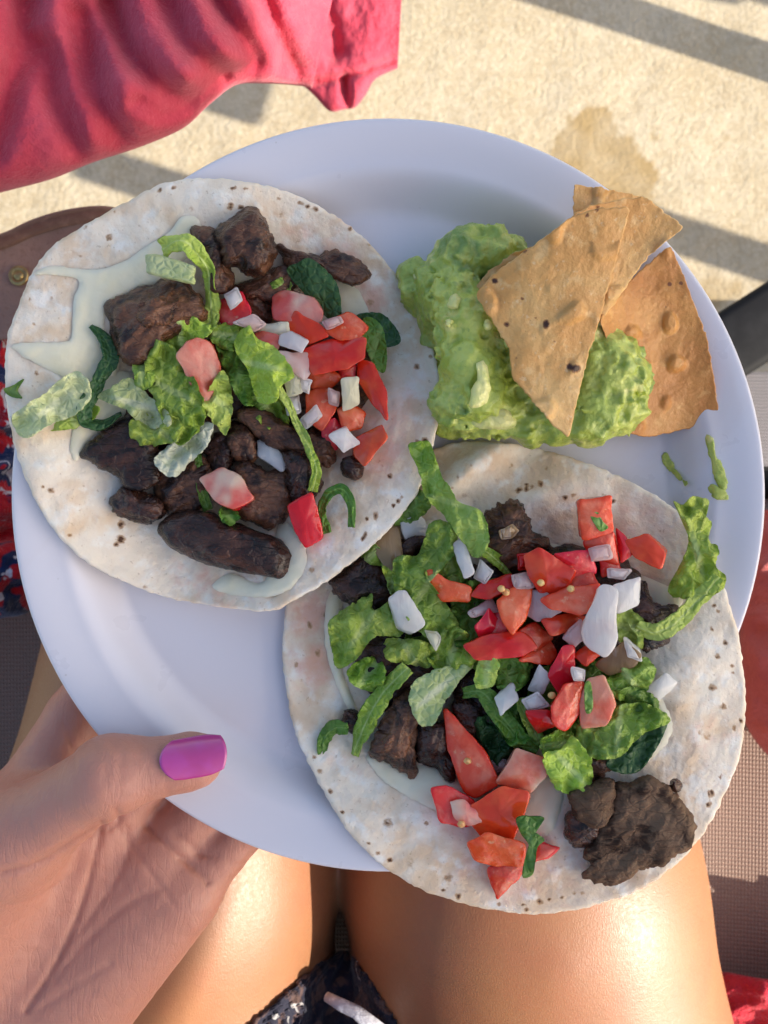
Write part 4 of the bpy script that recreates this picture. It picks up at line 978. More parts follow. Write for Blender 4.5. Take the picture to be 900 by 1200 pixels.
steak([(122,359),(140,350),(165,338),(190,328),(217,332),(234,350),(240,370),(222,385),(200,395),(184,414),(160,428),(138,418),(131,397),(132,377)], zL, 5, 8, 'big ragged steak chunk lying on the melted cheese', ang=0.5, **BK)
steak([(172,352),(198,345),(212,356),(205,376),(180,383),(160,372)], zL, 11, 4, 'curled brown steak knob on top of the ragged chunk', ang=0.9, **BK)
steak([(93,531),(113,510),(133,495),(155,487),(173,497),(182,517),(188,542),(186,565),(166,577),(147,573),(138,560),(122,551),(103,542)], zL, 5, 6, 'flat near-black steak slice at the outer side of the upper taco', 'beef_dark', ang=0.9, p=3, rough=2, amp=0.0007, freq=220)
steak([(130,584),(147,572),(167,579),(187,588),(194,603),(180,613),(163,610),(140,608),(131,598)], zL, 4, 7, 'small burnt steak nub below the flat black slice', 'beef_dark', **BK)
steak([(182,532),(215,525),(240,538),(250,570),(235,600),(205,606),(188,590)], zL, 4, 8, 'crumpled brown steak piece between black slice and pale tomato', ang=1.1, **BK)
steak([(187,618),(200,604),(227,597),(263,609),(297,620),(327,633),(342,650),(343,665),(335,681),(317,678),(280,671),(247,661),(213,646),(194,634)], zL, 6, 9.5, 'long glossy black steak strip shaped like a sausage', 'beef_dark', ang=-0.35, p=2.2, rough=1.5, amp=0.0008, freq=200)
steak([(280,481),(298,476),(340,500),(362,520),(357,532),(330,527),(303,512),(283,494)], zL, 9, 5, 'slanting grey-brown steak strip below the bright lettuce leaf', ang=-0.6, p=3, rough=2, amp=0.0009, freq=240)
steak([(265,503),(285,494),(302,513),(302,535),(285,545),(267,532)], zL, 6, 7, 'squarish steak cube left of the translucent onion', ang=0.2, **BK)
steak([(240,520),(262,505),(275,520),(272,545),(250,552)], zL, 4, 6, 'dark steak crumb cluster beside the squarish cube', 'beef_dark', **BK)
steak([(275,548),(297,540),(317,553),(338,552),(343,573),(338,603),(320,618),(288,611),(270,590)], zL, 5, 8, 'broad grained steak chunk beside the vivid red tomato', ang=0.9, aniso=2.0, p=3, rough=2, amp=0.0011, freq=220)
steak([(330,533),(363,530),(375,560),(372,580),(352,590),(338,573)], zL, 4, 8, 'dark steak flake under the thin lettuce strand', 'beef_dark', ang=1.3, **BK)
steak([(402,540),(413,536),(424,545),(420,560),(406,562),(399,552)], zL, 3, 4, 'tiny round steak crumb below the small onion dice', 'beef_dark', p=2, rough=1.5, amp=.0007, n=70, nr=14)
steak([(358,512),(378,505),(392,520),(385,545),(365,540)], zL, 4, 6, 'steak crumb buried under tomato and onion on the upper taco', **BK)
bu = iter(['chopped steak under the large pink tomato wedge', 'chopped steak under the diced tomato of the upper taco', 'chopped steak under the crinkled lettuce leaf'])
for poly in ([(240,400),(300,395),(320,440),(300,480),(250,490),(228,450)], [(300,395),(420,400),(440,450),(400,500),(340,500),(310,450)], [(150,440),(230,430),(250,500),(200,530),(150,500)]):
    steak(poly, zL, 1.5, 6, bu, 'beef', 'steak bed of the upper taco', **BK)
# lower taco
steak([(566,618),(580,592),(603,586),(621,603),(629,622),(643,636),(624,650),(614,672),(590,670),(573,645)], zR, 4, 9, 'rough brown steak lump with a bit of onion at the pleat of the lower taco', ang=0.4, p=2.4, rough=3.5, amp=0.0016, freq=230)
steak([(388,682),(403,664),(417,653),(447,660),(462,690),(457,709),(430,716),(407,706)], zR, 4, 7, 'dark steak piece beside the overlapping tortilla edge', 'beef_dark', ang=0.7, **BK)
steak([(462,637),(482,628),(506,627),(500,646),(480,656),(462,655)], zR, 4, 6, 'dark flat steak piece between grilled onion and lettuce', 'beef_dark', **BK)
steak([(402,832),(420,836),(424,853),(410,858),(400,848)], zR, 2, 4, 'small reddish steak scrap next to the lettuce tip', 'beef_dark', n=70, nr=14, **BK)
steak([(461,822),(487,808),(494,833),(488,850),(489,880),(487,907),(479,913),(466,903),(450,893),(431,884),(447,852)], zR, 5, 8, 'fibrous steak strip pointing at the bare edge of the lower taco', ang=1.3, aniso=2.0, p=2.6, rough=2.5, amp=0.0014, freq=240)
steak([(487,848),(510,843),(527,853),(531,880),(531,912),(516,907),(500,897),(489,880)], zR, 4, 7, 'dark steak strip squeezed against the long tomato wedge', 'beef_dark', ang=1.3, **BK)
steak([(530,822),(560,818),(572,838),(560,862),(535,858)], zR, 4, 7, 'dark steak knob behind the dark leaf on the lower taco', 'beef_dark', **BK)
steak([(748,682),(760,688),(768,702),(778,711),(793,711),(797,721),(775,732),(750,731),(738,710)], zR, 5, 5, 'torn steak scrap under the curled lettuce at the side', 'beef_dark', ang=-0.5, p=2.6, rough=3.5, amp=.0012, freq=260)
steak([(738,746),(760,742),(781,746),(768,760),(752,764)], zR, 3, 4, 'flat steak sliver below the curled lettuce strip', 'beef_dark', n=80, nr=14, **BK)
steak([(680,1004),(695,985),(707,963),(714,945),(724,921),(745,916),(759,911),(783,925),(800,946),(814,965),(811,988),(794,999),(773,1014),(749,1018),(735,1030),(720,1040),(697,1035),(681,1024),(690,1014)], zR, 3.5, 6.5, 'large grey-brown charred steak patty at the edge of the lower taco', 'beef_grey', ang=0.9, aniso=1.5, p=4.5, rough=3.0, amp=0.0011, freq=230, n=170, nr=34, tilt=(0.06, 0.0))
steak([(665,930),(694,918),(720,914),(723,940),(709,962),(694,968),(673,955)], zR, 8, 5, 'wrinkled steak flap touching the large charred patty', 'beef_grey', ang=0.3, p=3, rough=2, amp=0.0013, freq=220)
steak([(663,966),(674,952),(704,966),(698,996),(685,994),(669,985)], zR, 4, 6, 'dark steak flap tucked under the large charred patty', 'beef_dark', ang=0.8, p=3, rough=2.5, amp=0.0012, freq=230)
steak([(686,885),(714,885),(708,905),(694,915),(680,908)], zR, 4, 5, 'thin steak shred between bright lettuce and dark leaf', **BK)
steak([(787,915),(794,914),(797,921),(790,924)], zR, 5, 3, 'burnt crumb at the rim of the large charred patty', 'beef_dark', n=50, nr=10)
bl = iter(['chopped steak under the frilled lettuce and slanting strip', 'chopped steak under the triangular tomato wedge', 'chopped steak under the biggest onion petal', 'chopped steak under the paired tomato pieces', 'chopped steak under the broad lettuce leaf'])
for poly in ([(420,730),(500,700),(540,760),(520,820),(450,830),(415,780)], [(520,680),(600,660),(640,720),(600,790),(530,780)], [(600,660),(700,640),(760,690),(740,770),(650,780)], [(540,790),(640,770),(720,790),(700,860),(620,880),(550,850)], [(440,680),(500,650),(540,690),(500,740)]):
    steak(poly, zR, 1.5, 7, bl, 'beef_dark', 'steak bed of the lower taco', **BK)

# --- lettuce and other leaves
def lf(kind, poly, base, lift, label, mat='lettuce', group=None, **k):
    return tag(leaf(kind, poly, base, lift * .001, MT[mat], **k), label, 'leaf', group)
def rb(kind, path, base, label, mat='lettuce', group=None, **k):
    return tag(ribbon(kind, path, base, MT[mat], **k), label, 'leaf', group)
L_ = 'lettuce_piece'
# upper taco
o = blob('lettuce_stalk', [(170,297),(184,298),(228,312),(229,334),(214,331),(172,320)], zL, .013, .0035, MT['lettuce_pale'], p=5, rough=.5, amp=.0003, aniso=6, freq=160, ang=-0.3, smooth=False); tag(o, 'ridged pale green lettuce stalk cut straight on the upper taco', 'leaf')
rb(L_, [(190,293,9,9),(202,284,13,10),(217,283,15,11),(232,298,15,10),(244,318,14,9),(246,345,13,9),(247,372,13,10),(236,388,12,8)], zL, 'curled lettuce ribbon arching round the cut stalk', 'lettuce_bright', roll=(0.2, -0.5), ruffle=.0014)
lf(L_, [(181,402),(190,385),(210,367),(232,378),(245,387),(232,398),(214,408),(205,410)], zL, 14, 'ruffled yellow-green lettuce flap above the pink radish-like tomato', 'lettuce_bright', tilt=(.2,.2))
lf(L_, [(178,410),(200,412),(212,428),(222,440),(234,470),(233,490),(212,512),(196,497),(186,470),(176,445)], zL, 16, 'crinkled lettuce leaf in the middle of the upper taco', 'lettuce', ruffle=.003)
lf(L_, [(122,467),(138,455),(153,448),(172,465),(194,486),(187,497),(165,495),(150,480)], zL, 13, 'pale folded lettuce rib above the flat black steak', 'lettuce_pale', edge=.0008)
lf(L_, [(160,492),(192,488),(212,498),(214,512),(190,518),(172,520),(158,512)], zL, 14, 'frilly lettuce edge lying on the flat black steak', 'lettuce_bright', edge=.002)
lf(L_, [(21,487),(50,466),(84,442),(101,463),(85,484),(60,494),(33,508)], zL, 7, 'broad pale lettuce piece near the outer edge of the upper taco', 'lettuce_pale', edge=.0012, curl=.3, rib=0.6)
lf(L_, [(60,492),(95,476),(112,480),(98,496),(62,503)], zL, 3, 'yellowish lettuce underside below the broad pale piece', 'lettuce_bright', edge=.0008)
rb('dark_leaf_strip', [(106,382,3,3),(122,396,4,8),(130,418,6,10),(118,442,8,8),(108,462,8,9),(99,480,8,9),(101,494,7,8),(118,495,6,8),(142,484,7,8)], zL, 'dark green leaf strip looping on the melted cheese', 'leaf_dark', roll=(0.3, 0.9), ruffle=.0008)
lf(L_, [(157,413),(173,408),(179,425),(178,445),(162,455),(158,435)], zL, 13, 'small dull green lettuce piece against the ragged steak', 'lettuce', edge=.0008)
lf(L_, [(186,538),(207,519),(241,499),(241,520),(222,540),(204,555)], zL, 14, 'whitish lettuce rib lying across the dark steak', 'lettuce_white', edge=.0007, curl=.2, rib=0.7)
lf(L_, [(279,408),(293,388),(302,400),(322,412),(339,437),(327,447),(321,464),(303,464),(293,434)], zL, 22, 'bright lime lettuce leaf standing over the salsa of the upper taco', 'lettuce_bright', tilt=(.25,-.2), edge=.001)
rb(L_, [(322,450,20,6),(337,472,19,5),(350,500,17,5),(364,528,15,5),(371,552,12,6),(366,576,9,6)], zL, 'thin green lettuce strand hanging from the lime leaf', 'lettuce_bright', roll=(.4,.2), ruffle=.0006)
lf('herb_leaf', [(341,320),(352,312),(365,308),(384,323),(394,342),(394,371),(378,364),(360,344)], zL, 13, 'smooth dark green herb leaf leaning on the thin steak strip', 'leaf_dark', ruffle=.0012, edge=.0004, rough=.8, tilt=(.2,.3))
lf('herb_leaf', [(421,373),(448,371),(466,396),(450,404),(436,392)], zL, 8, 'dark herb leaf tip pointing to the bare tortilla edge', 'leaf_dark', ruffle=.0012, edge=.0003, rough=.8)
lf('herb_leaf', [(428,378),(444,382),(451,404),(450,430),(440,427),(430,405)], zL, 10, 'dark herb leaf hanging behind the tall tomato wedge', 'leaf_mid', ruffle=.0012, edge=.0003, rough=.8)
rb(L_, [(383,625,2,5),(376,602,5,6),(384,580,9,6),(400,573,10,6),(410,588,8,6),(412,618,3,4)], zL, 'arched green lettuce loop beside the vivid red tomato', 'leaf_mid', roll=(.6,-.6), ruffle=.0005)
rb(L_, [(232,532,10,4),(234,552,11,5),(237,575,11,6),(244,598,9,6)], zL, 'short green strand left of the pale tomato', 'leaf_mid', roll=(.2,.2), ruffle=.0005)
lf(L_, [(258,598),(270,595),(279,604),(272,614),(262,610)], zL, 12, 'tiny green scrap under the pale tomato', 'leaf_mid', n=80, nr=14)
lf(L_, [(248,388),(266,380),(284,387),(286,402),(268,408),(252,400)], zL, 15, 'green lettuce scrap beside the onion-topped tomato', 'lettuce')
lf(L_, [(258,408),(280,402),(298,430),(303,462),(285,468),(268,440)], zL, 12, 'deep green folded lettuce under the lime leaf', 'leaf_mid')
lf(L_, [(240,473),(250,452),(262,440),(270,470),(264,503),(252,492)], zL, 14, 'yellow-green lettuce frill right of the crinkled leaf', 'lettuce_bright')
lf(L_, [(292,462),(318,462),(335,485),(330,505),(305,492)], zL, 11, 'pale green lettuce fold under the onion pieces', 'lettuce')
lf('herb_sprig', [(6,456),(14,453),(26,446),(20,457),(24,465),(12,463)], zL, 2, 'tiny green herb sprig on the rim of the upper taco', 'leaf_mid', n=90, nr=12, ruffle=.0006, edge=.0003, rough=.5)
lf(L_, [(312,340),(325,328),(340,332),(335,348),(322,352)], zL, 11, 'green pepper sliver above the pink tomato dice', 'lettuce', n=90, nr=14)
# lower taco
lf(L_, [(486,531),(507,529),(513,553),(527,573),(535,587),(559,598),(566,627),(553,644),(540,628),(520,601),(502,581),(496,557)], zR, 14, 'long lettuce leaf reaching up to the guacamole', 'lettuce', edge=.0012, n=180)
lf(L_, [(469,658),(493,653),(505,622),(527,626),(531,650),(514,668),(499,672),(518,700),(535,727),(531,738),(507,741),(481,718),(469,690)], zR, 17, 'broad lettuce leaf in the middle of the lower taco', 'lettuce', ruffle=.003, n=180)
lf(L_, [(393,728),(413,713),(434,702),(437,718),(458,707),(468,727),(463,744),(438,745),(418,768),(400,774),(394,750)], zR, 13, 'large frilled lettuce leaf at the melted cheese of the lower taco', 'lettuce', ruffle=.003, edge=.0022, n=180)
lf(L_, [(456,752),(480,752),(501,757),(501,779),(474,775),(456,771)], zR, 13, 'oblong lettuce scrap below the white onion stick', 'lettuce')
rb(L_, [(378,884,1,4),(380,866,3,8),(392,853,6,8),(408,853,8,6)], zR, 'curled lettuce tip on the bare edge of the lower taco', 'leaf_mid', roll=(.3,-.3))
rb(L_, [(413,885,4,6),(424,858,8,11),(436,832,11,12),(452,808,13,11),(478,782,15,9)], zR, 'crinkled lettuce strip slanting down to the tortilla edge', 'lettuce', roll=(.5,.3))
lf(L_, [(486,808),(507,790),(548,783),(537,798),(521,820),(508,844),(490,838)], zR, 15, 'whitish green lettuce rib above the long tomato wedge', 'lettuce_pale', ruffle=.0014, edge=.0006, curl=.3, rib=.7)
lf(L_, [(412,784),(437,772),(449,786),(441,806),(417,802)], zR, 11, 'small veined lettuce piece left of the slanting strip', 'lettuce')
lf(L_, [(506,758),(533,740),(555,756),(551,778),(528,788),(510,778)], zR, 14, 'crumpled lettuce piece left of the flat tomato slice', 'lettuce')
rb(L_, [(543,812,13,6),(566,812,16,10),(590,842,15,12),(610,866,13,10),(630,880,11,8)], zR, 'dark shiny lettuce strip bending under the salsa', 'leaf_mid', roll=(.3,-.2))
rb(L_, [(612,818,17,9),(619,840,16,9),(633,872,12,7)], zR, 'green lettuce strip beside the purple onion dice', 'lettuce', roll=(-.2,.2))
lf(L_, [(641,887),(659,880),(671,869),(688,890),(688,919),(663,925),(648,912)], zR, 13, 'bright lettuce flap just above the charred patty', 'lettuce_bright', ruffle=.002, edge=.0015)
lf(L_, [(636,870),(655,858),(670,865),(662,885),(645,888)], zR, 12, 'lettuce fold joining the bright flap', 'lettuce')
lf(L_, [(682,854),(705,842),(725,832),(752,829),(777,846),(749,860),(733,877),(718,885),(694,881)], zR, 14, 'wrinkled lettuce leaf beside the shiny dark leaf', 'lettuce', ruffle=.003)
lf('herb_leaf', [(716,893),(732,877),(755,858),(778,845),(770,870),(750,899),(730,902)], zR, 8, 'shiny dark green leaf lying on the lower tortilla', 'leaf_dark', ruffle=.0015, edge=.0005, rough=1)
lf(L_, [(710,806),(728,784),(752,774),(764,788),(752,810),(728,817)], zR, 16, 'curly lettuce top beside the loose onion stick', 'lettuce', ruffle=.002)
lf(L_, [(716,818),(745,808),(768,822),(760,836),(735,838)], zR, 13, 'lettuce shred behind the curly top', 'leaf_mid')
lf(L_, [(794,596),(804,598),(815,590),(829,596),(824,610),(832,616),(829,634),(839,641),(836,660),(846,670),(841,684),(820,692),(800,692),(788,684),(800,660),(808,640),(806,615)], zR, 9, 'frilly bright lettuce leaf hanging at the side of the lower taco', 'lettuce_bright', ruffle=.003, edge=.0022, n=200)
rb(L_, [(842,676,10,6),(826,696,9,10),(806,716,8,12),(788,733,9,12),(766,741,11,10),(746,734,14,7)], zR, 'smooth curved lettuce strip running from the frilly leaf', 'lettuce_bright', roll=(.1,.4), ruffle=.0008)
lf(L_, [(720,722),(744,716),(758,738),(748,758),(726,748)], zR, 13, 'lettuce scrap at the end of the curved strip', 'lettuce')
rb(L_, [(552,646,13,5),(568,646,14,6),(586,660,13,6),(600,674,12,4)], zR, 'narrow lettuce strand under the knobbly steak with onion', 'lettuce', roll=(.3,.3))
lf(L_, [(559,802),(562,776),(575,760),(582,780),(576,801)], zR, 19, 'small upright lime lettuce piece by the flat tomato slice', 'lettuce_bright', edge=.0008, tilt=(.3,.2))
lf(L_, [(582,773),(610,772),(618,793),(601,808),(583,801)], zR, 15, 'wrinkled lettuce lump below the salsa heap', 'leaf_mid', ruffle=.003)
lf(L_, [(575,822),(600,825),(622,855),(602,872),(584,850)], zR, 13, 'green lettuce piece behind the pale onion cube', 'leaf_mid')
lf('herb_leaf', [(458,608),(487,576),(501,594),(478,612)], zR, 9, 'dark lettuce fold under the overlapping tortilla edge', 'leaf_mid')
lf(L_, [(422,652),(437,637),(448,658),(440,662)], zR, 9, 'green sliver peeking out at the tortilla overlap', 'lettuce', n=90, nr=14)
lf(L_, [(515,662),(533,652),(545,676),(540,692),(520,684)], zR, 13, 'shaded lettuce piece beside the glassy onion strip', 'leaf_mid')
lf(L_, [(450,668),(460,672),(470,690),(464,702),(456,690)], zR, 14, 'tiny bright lettuce tip by the white onion stick', 'lettuce_bright', n=90, nr=14)
lf(L_, [(480,745),(500,738),(540,740),(545,760),(515,770),(490,765)], zR, 12, 'lettuce layer behind the pale green onion end', 'lettuce')
lf(L_, [(560,850),(585,842),(606,862),(598,890),(575,888)], zR, 8, 'very dark leaf between the tomato wedge and salsa', 'leaf_dark')
lf(L_, [(640,790),(700,780),(725,810),(700,860),(650,870),(625,840)], zR, 11, 'lettuce bed under the paired tomato pieces', 'leaf_mid', ruffle=.003)
lf(L_, [(540,700),(600,690),(640,740),(610,780),(550,770)], zR, 12, 'lettuce bed under the salsa heap of the lower taco', 'leaf_mid', ruffle=.003)
lf('herb_sprig', [(608,963),(622,961),(636,963),(628,970),(622,974),(631,980),(636,985),(629,992),(627,1005),(624,1019),(614,1022),(616,1006),(620,990),(612,978)], zR, 13, 'fresh herb sprig lying on the tomato at the bare edge', 'leaf_mid', ruffle=.001, edge=.0004, rough=.6, n=120, nr=16)
lf('herb_bit', [(693,604),(701,602),(705,610),(711,617),(704,621),(698,614)], zR, 22, 'green herb fleck stuck on the squarish tomato dice', 'leaf_mid', ruffle=.0005, edge=.0002, rough=.5, n=80, nr=10)
lf('herb_bit', [(686,805),(692,803),(694,828),(687,832)], zR, 25.5, 'green herb fleck between the paired tomato pieces', 'leaf_mid', ruffle=.0005, edge=.0002, rough=.5, n=80, nr=10)

# --- tomato
SK, FL, PL = MT['tomato_skin'], MT['tomato_flesh'], MT['tomato_pale']
def tom(poly, base, lift, label, top='flesh', depth=8, group=None, **k):
    mats = {'flesh': [FL, SK, FL], 'skin': [SK, FL], 'pale': [PL, SK, PL]}[top]
    label = label if isinstance(label, str) else next(label)
    return tag(dice('tomato_piece', poly, base, lift * .001, depth * .001, mats, **k), label, 'tomato', group)
GU, GL = 'tomato dice on the upper taco', 'tomato dice on the lower taco'
LU = iter(['skin-up red tomato dice just below the salmon tomato block', 'tomato dice beside the dark herb leaf tip', 'tomato dice touching the rosy onion chip', 'tomato dice just under the wide red one', 'tomato dice wedged above the cream onion stick', 'small tomato bit between the two lowest onion dice of the upper taco'])
LL = iter(['red tomato dice directly below the squarish one with the green fleck', 'thin red tomato wedge between squarish dice and crimson end piece', 'tomato dice between the orange-red wedge and the squarish stack', 'dark red tomato strip under the long seedy slice', 'small red tomato triangle above the flat slice', 'dark red tomato slice beside the frosty onion chip', 'dull red tomato dice right of the flat slice', 'small orange-red tomato bit below the biggest onion petal', 'red tomato cube below the purple tinged onion', 'tomato dice tucked behind the small red triangle', 'tomato dice under the tip of the triangular wedge', 'tomato dice underneath the long seedy slice', 'small red tomato corner left of the orange-red wedge', 'tomato dice beneath the glassy thin onion chip'])
tom([(207,418),(220,402),(234,397),(248,406),(256,424),(257,444),(241,471),(230,461),(214,432)], zL, 17, 'large pink and crimson tomato wedge in the middle of the upper taco', 'pale', skin_side=0.2, depth=10)
tom([(250,358),(283,342),(294,366),(283,388),(263,382)], zL, 14, 'tomato piece with onion lying on it, beside the steak', 'flesh')
tom([(321,349),(333,340),(367,350),(378,367),(373,378),(323,374)], zL, 15, 'salmon tomato block below the smooth dark herb leaf', 'pale', tilt=(.1,-.3))
tom([(340,374),(347,366),(377,382),(384,394),(360,404),(340,394)], zL, 17, LU, 'skin', group=GU)
tom([(379,388),(393,373),(408,366),(431,384),(418,398),(397,398)], zL, 17, LU, 'flesh', group=GU)
tom([(357,411),(383,400),(428,396),(426,420),(407,431),(367,439)], zL, 19, 'wide red tomato dice at the top of the upper salsa', 'skin', depth=9, tilt=(.1,-.35))
tom([(422,424),(437,427),(453,457),(453,491),(431,465),(421,444)], zL, 13, 'tall red tomato wedge beside the bare tortilla', 'skin', tilt=(.35,.1))
tom([(287,394),(310,388),(328,394),(326,410),(300,413)], zL, 17, 'salmon tomato strip above the lime lettuce leaf', 'pale')
tom([(359,461),(383,452),(398,467),(391,484),(378,504),(360,491)], zL, 14, LU, 'flesh', group=GU)
tom([(417,514),(447,497),(453,514),(428,545),(416,534)], zL, 9, 'orange-red tomato wedge at the foot of the upper salsa', 'skin', tilt=(.3,-.3))
tom([(338,594),(366,579),(373,602),(378,630),(358,641),(344,618)], zL, 11, 'vivid red tomato block beside the arched lettuce loop', 'skin', tilt=(-.1,.2))
tom([(234,561),(260,548),(278,557),(296,583),(273,596),(250,584)], zL, 17, 'pale salmon tomato piece lying on the brown steak', 'pale', tilt=(.1,-.3))
tom([(396,480),(412,474),(428,484),(424,502),(404,504)], zL, 10, 'seedy brownish tomato core near the small onion dice', 'flesh', depth=6)
tom([(358,436),(384,432),(397,442),(388,456),(366,455)], zL, 15, LU, 'flesh', group=GU)
tom([(395,425),(418,428),(416,444),(398,446)], zL, 14, LU, 'flesh', group=GU)
tom([(376,498),(392,490),(404,505),(394,528),(380,520)], zL, 9, LU, 'flesh', group=GU, depth=6)
# lower taco
tom([(679,588),(716,582),(719,622),(683,633)], zR, 21, 'squarish tomato dice with a green fleck', 'flesh', depth=9, tilt=(.0,.15))
tom([(683,634),(718,624),(724,662),(690,648)], zR, 18, LL, 'flesh', group=GL)
tom([(722,619),(732,628),(744,648),(728,659)], zR, 15, LL, 'skin', group=GL)
tom([(732,635),(757,626),(779,648),(773,666),(743,653)], zR, 16, 'crimson tomato piece at the end of the salsa towards the frilly lettuce', 'skin', tilt=(.2,-.3))
tom([(614,651),(632,643),(673,668),(664,684),(647,699),(632,694),(617,671)], zR, 23, 'big orange-red tomato wedge on top of the salsa heap', 'skin', depth=10, tilt=(.1,.3))
tom([(650,650),(690,646),(698,671),(673,682)], zR, 20, LL, 'flesh', group=GL)
tom([(634,703),(663,690),(701,684),(698,710),(680,721),(647,714)], zR, 24, 'long seedy tomato slice touching the big white onion', 'flesh', depth=7, tilt=(.1,-.3))
tom([(636,727),(673,717),(691,727),(670,741),(647,745)], zR, 20, LL, 'skin', group=GL)
tom([(582,704),(600,690),(624,688),(617,720),(601,743),(589,727)], zR, 22, 'triangular tomato wedge beside the pink onion in the heap', 'flesh', tilt=(-.2,-.2))
tom([(544,757),(573,743),(613,741),(629,760),(607,769),(560,774)], zR, 21, 'flat tomato slice with dark red skin beside the lime lettuce piece', 'skin', depth=8, tilt=(.0,-.3))
tom([(557,734),(573,713),(594,740),(563,748)], zR, 18, LL, 'skin', group=GL)
tom([(552,698),(563,683),(598,673),(601,690),(573,701)], zR, 18, LL, 'skin', group=GL, tilt=(.1,-.4))
tom([(496,674),(506,667),(527,680),(551,688),(550,704),(520,704)], zR, 18, 'curved pink tomato strip beside the broad lettuce leaf', 'flesh', depth=6)
tom([(609,774),(627,760),(643,747),(653,767),(643,778)], zR, 18, LL, 'flesh', group=GL)
tom([(642,791),(659,757),(672,757),(674,793),(657,814)], zR, 22, 'upright crimson tomato block above the paired tomato pieces', 'skin', depth=11, tilt=(-.2,.2))
tom([(647,828),(663,803),(683,800),(680,834),(663,856),(649,848)], zR, 23, 'orange seedy tomato piece paired with the paler one', 'flesh', depth=10)
tom([(680,824),(690,797),(707,793),(721,827),(710,848),(683,853)], zR, 21, 'paler tomato piece paired with the seedy orange one', 'pale', depth=10, tilt=(.2,.1))
tom([(672,768),(693,753),(704,767),(687,781)], zR, 21, LL, 'skin', group=GL, depth=6)
tom([(617,834),(643,833),(651,850),(630,861)], zR, 18, LL, 'skin', group=GL)
tom([(522,833),(537,846),(567,882),(584,917),(557,934),(542,923),(526,877)], zR, 12, 'long red tomato wedge pointing at the lettuce', 'flesh', depth=9, skin_side=0.6, tilt=(.25,.0))
tom([(584,917),(606,877),(638,890),(641,908),(620,929)], zR, 13, 'dull pink tomato dice between the wedge and bright lettuce', 'pale', depth=9, tilt=(.1,.2))
tom([(551,946),(587,922),(619,930),(611,960),(597,984),(567,981),(549,961)], zR, 12, 'large flat red tomato chunk below the long wedge', 'skin', depth=9, tilt=(.1,.2))
tom([(506,924),(527,922),(553,938),(566,962),(541,968),(517,961)], zR, 10, 'rounded orange tomato lobe left of the large flat chunk', 'flesh', depth=8)
tom([(528,940),(545,938),(562,952),(566,964),(550,968),(534,958)], zR, 12.5, 'small glossy tomato pulp bead on the rounded lobe', 'pale', depth=4)
tom([(549,988),(573,976),(614,990),(611,1014),(580,1014),(560,1008)], zR, 11, 'red tomato chunk under the fresh herb sprig', 'flesh', depth=8)
tom([(572,1017),(617,1010),(608,1030),(583,1053)], zR, 7, 'orange tomato point closest to the bare tortilla edge', 'flesh', depth=6, tilt=(.1,.3))
tom([(630,986),(655,994),(640,1006),(626,1010)], zR, 6, 'small tomato point right of the fresh herb sprig', 'flesh', depth=5)
tom([(566,722),(585,716),(598,730),(590,748),(572,744)], zR, 17, LL, 'flesh', group=GL)
tom([(603,742),(628,730),(648,748),(628,764)], zR, 18, LL, 'flesh', group=GL)
tom([(655,668),(690,662),(700,684),(668,692)], zR, 19, LL, 'flesh', group=GL)
tom([(606,650),(618,648),(622,666),(608,668)], zR, 16, LL, 'skin', group=GL)
tom([(700,640),(722,650),(730,672),(706,676)], zR, 16, LL, 'flesh', group=GL)

# --- onion
def on(poly, base, lift, label, mat='onion', depth=4, group=None, **k):
    label = label if isinstance(label, str) else next(label)
    return tag(dice('onion_piece', poly, base, lift * .001, depth * .001, [MT[mat]], bevel=2.4, bulge=.0008, **k), label, 'onion', group)
OU, OL = 'onion dice on the upper taco', 'onion dice on the lower taco'
MU = iter(['white onion dice above the pinkish onion dice', 'white onion dice left of the one above the steak crumb', 'small onion dice at the root of the thin lettuce strand', 'small onion dice between the pinkish dice and tomato'])
ML = iter(['pinkish onion cube left of the big orange-red tomato wedge', 'flat onion dice below the purple tinged one', 'tiny white onion square on the upright tomato block', 'rosy onion dice under the biggest white petal', 'small rosy onion dice on the stacked squarish tomato'])
on([(329,394),(340,389),(361,400),(353,414),(328,404)], zL, 21, MU, group=OU)
on([(327,413),(360,414),(368,430),(357,444),(336,431)], zL, 20, 'pinkish onion dice left of the wide red tomato', 'onion_pink')
on([(332,441),(349,436),(354,460),(337,464)], zL, 19, 'pale yellow-green onion dice below the pinkish one', 'onion_green')
on([(400,445),(420,443),(420,474),(402,482)], zL, 18, 'cream rectangular onion stick left of the tall tomato wedge', 'onion_green', depth=6)
on([(351,491),(370,474),(377,487),(358,503)], zL, 16, MU, group=OU)
on([(386,511),(407,501),(421,519),(403,531)], zL, 14, 'white onion dice above the tiny steak crumb', depth=6)
on([(274,378),(297,369),(312,380),(297,389)], zL, 19, 'long pinkish white onion sliver by the lettuce scrap', 'onion_pink')
on([(299,382),(337,378),(338,392),(312,395)], zL, 17, 'greenish onion sliver below the salmon tomato block', 'onion_green')
on([(262,346),(277,338),(284,352),(270,364)], zL, 17, 'glassy onion bit on the tomato beside the steak', 'onion')
on([(376,376),(398,370),(402,378),(383,386)], zL, 20, 'thin pink onion sliver on the tomato dice', 'onion_pink', depth=3)
on([(301,516),(314,512),(334,543),(330,551),(302,534)], zL, 11, 'glassy grilled onion between steak cubes', 'onion')
on([(333,464),(350,462),(352,482),(338,486)], zL, 16, MU, group=OU)
on([(385,455),(398,460),(396,476),(386,472)], zL, 17, 'rosy onion chip beside the cream stick', 'onion_pink', depth=3)
on([(350,440),(366,446),(362,462),(350,458)], zL, 19, MU, group=OU)
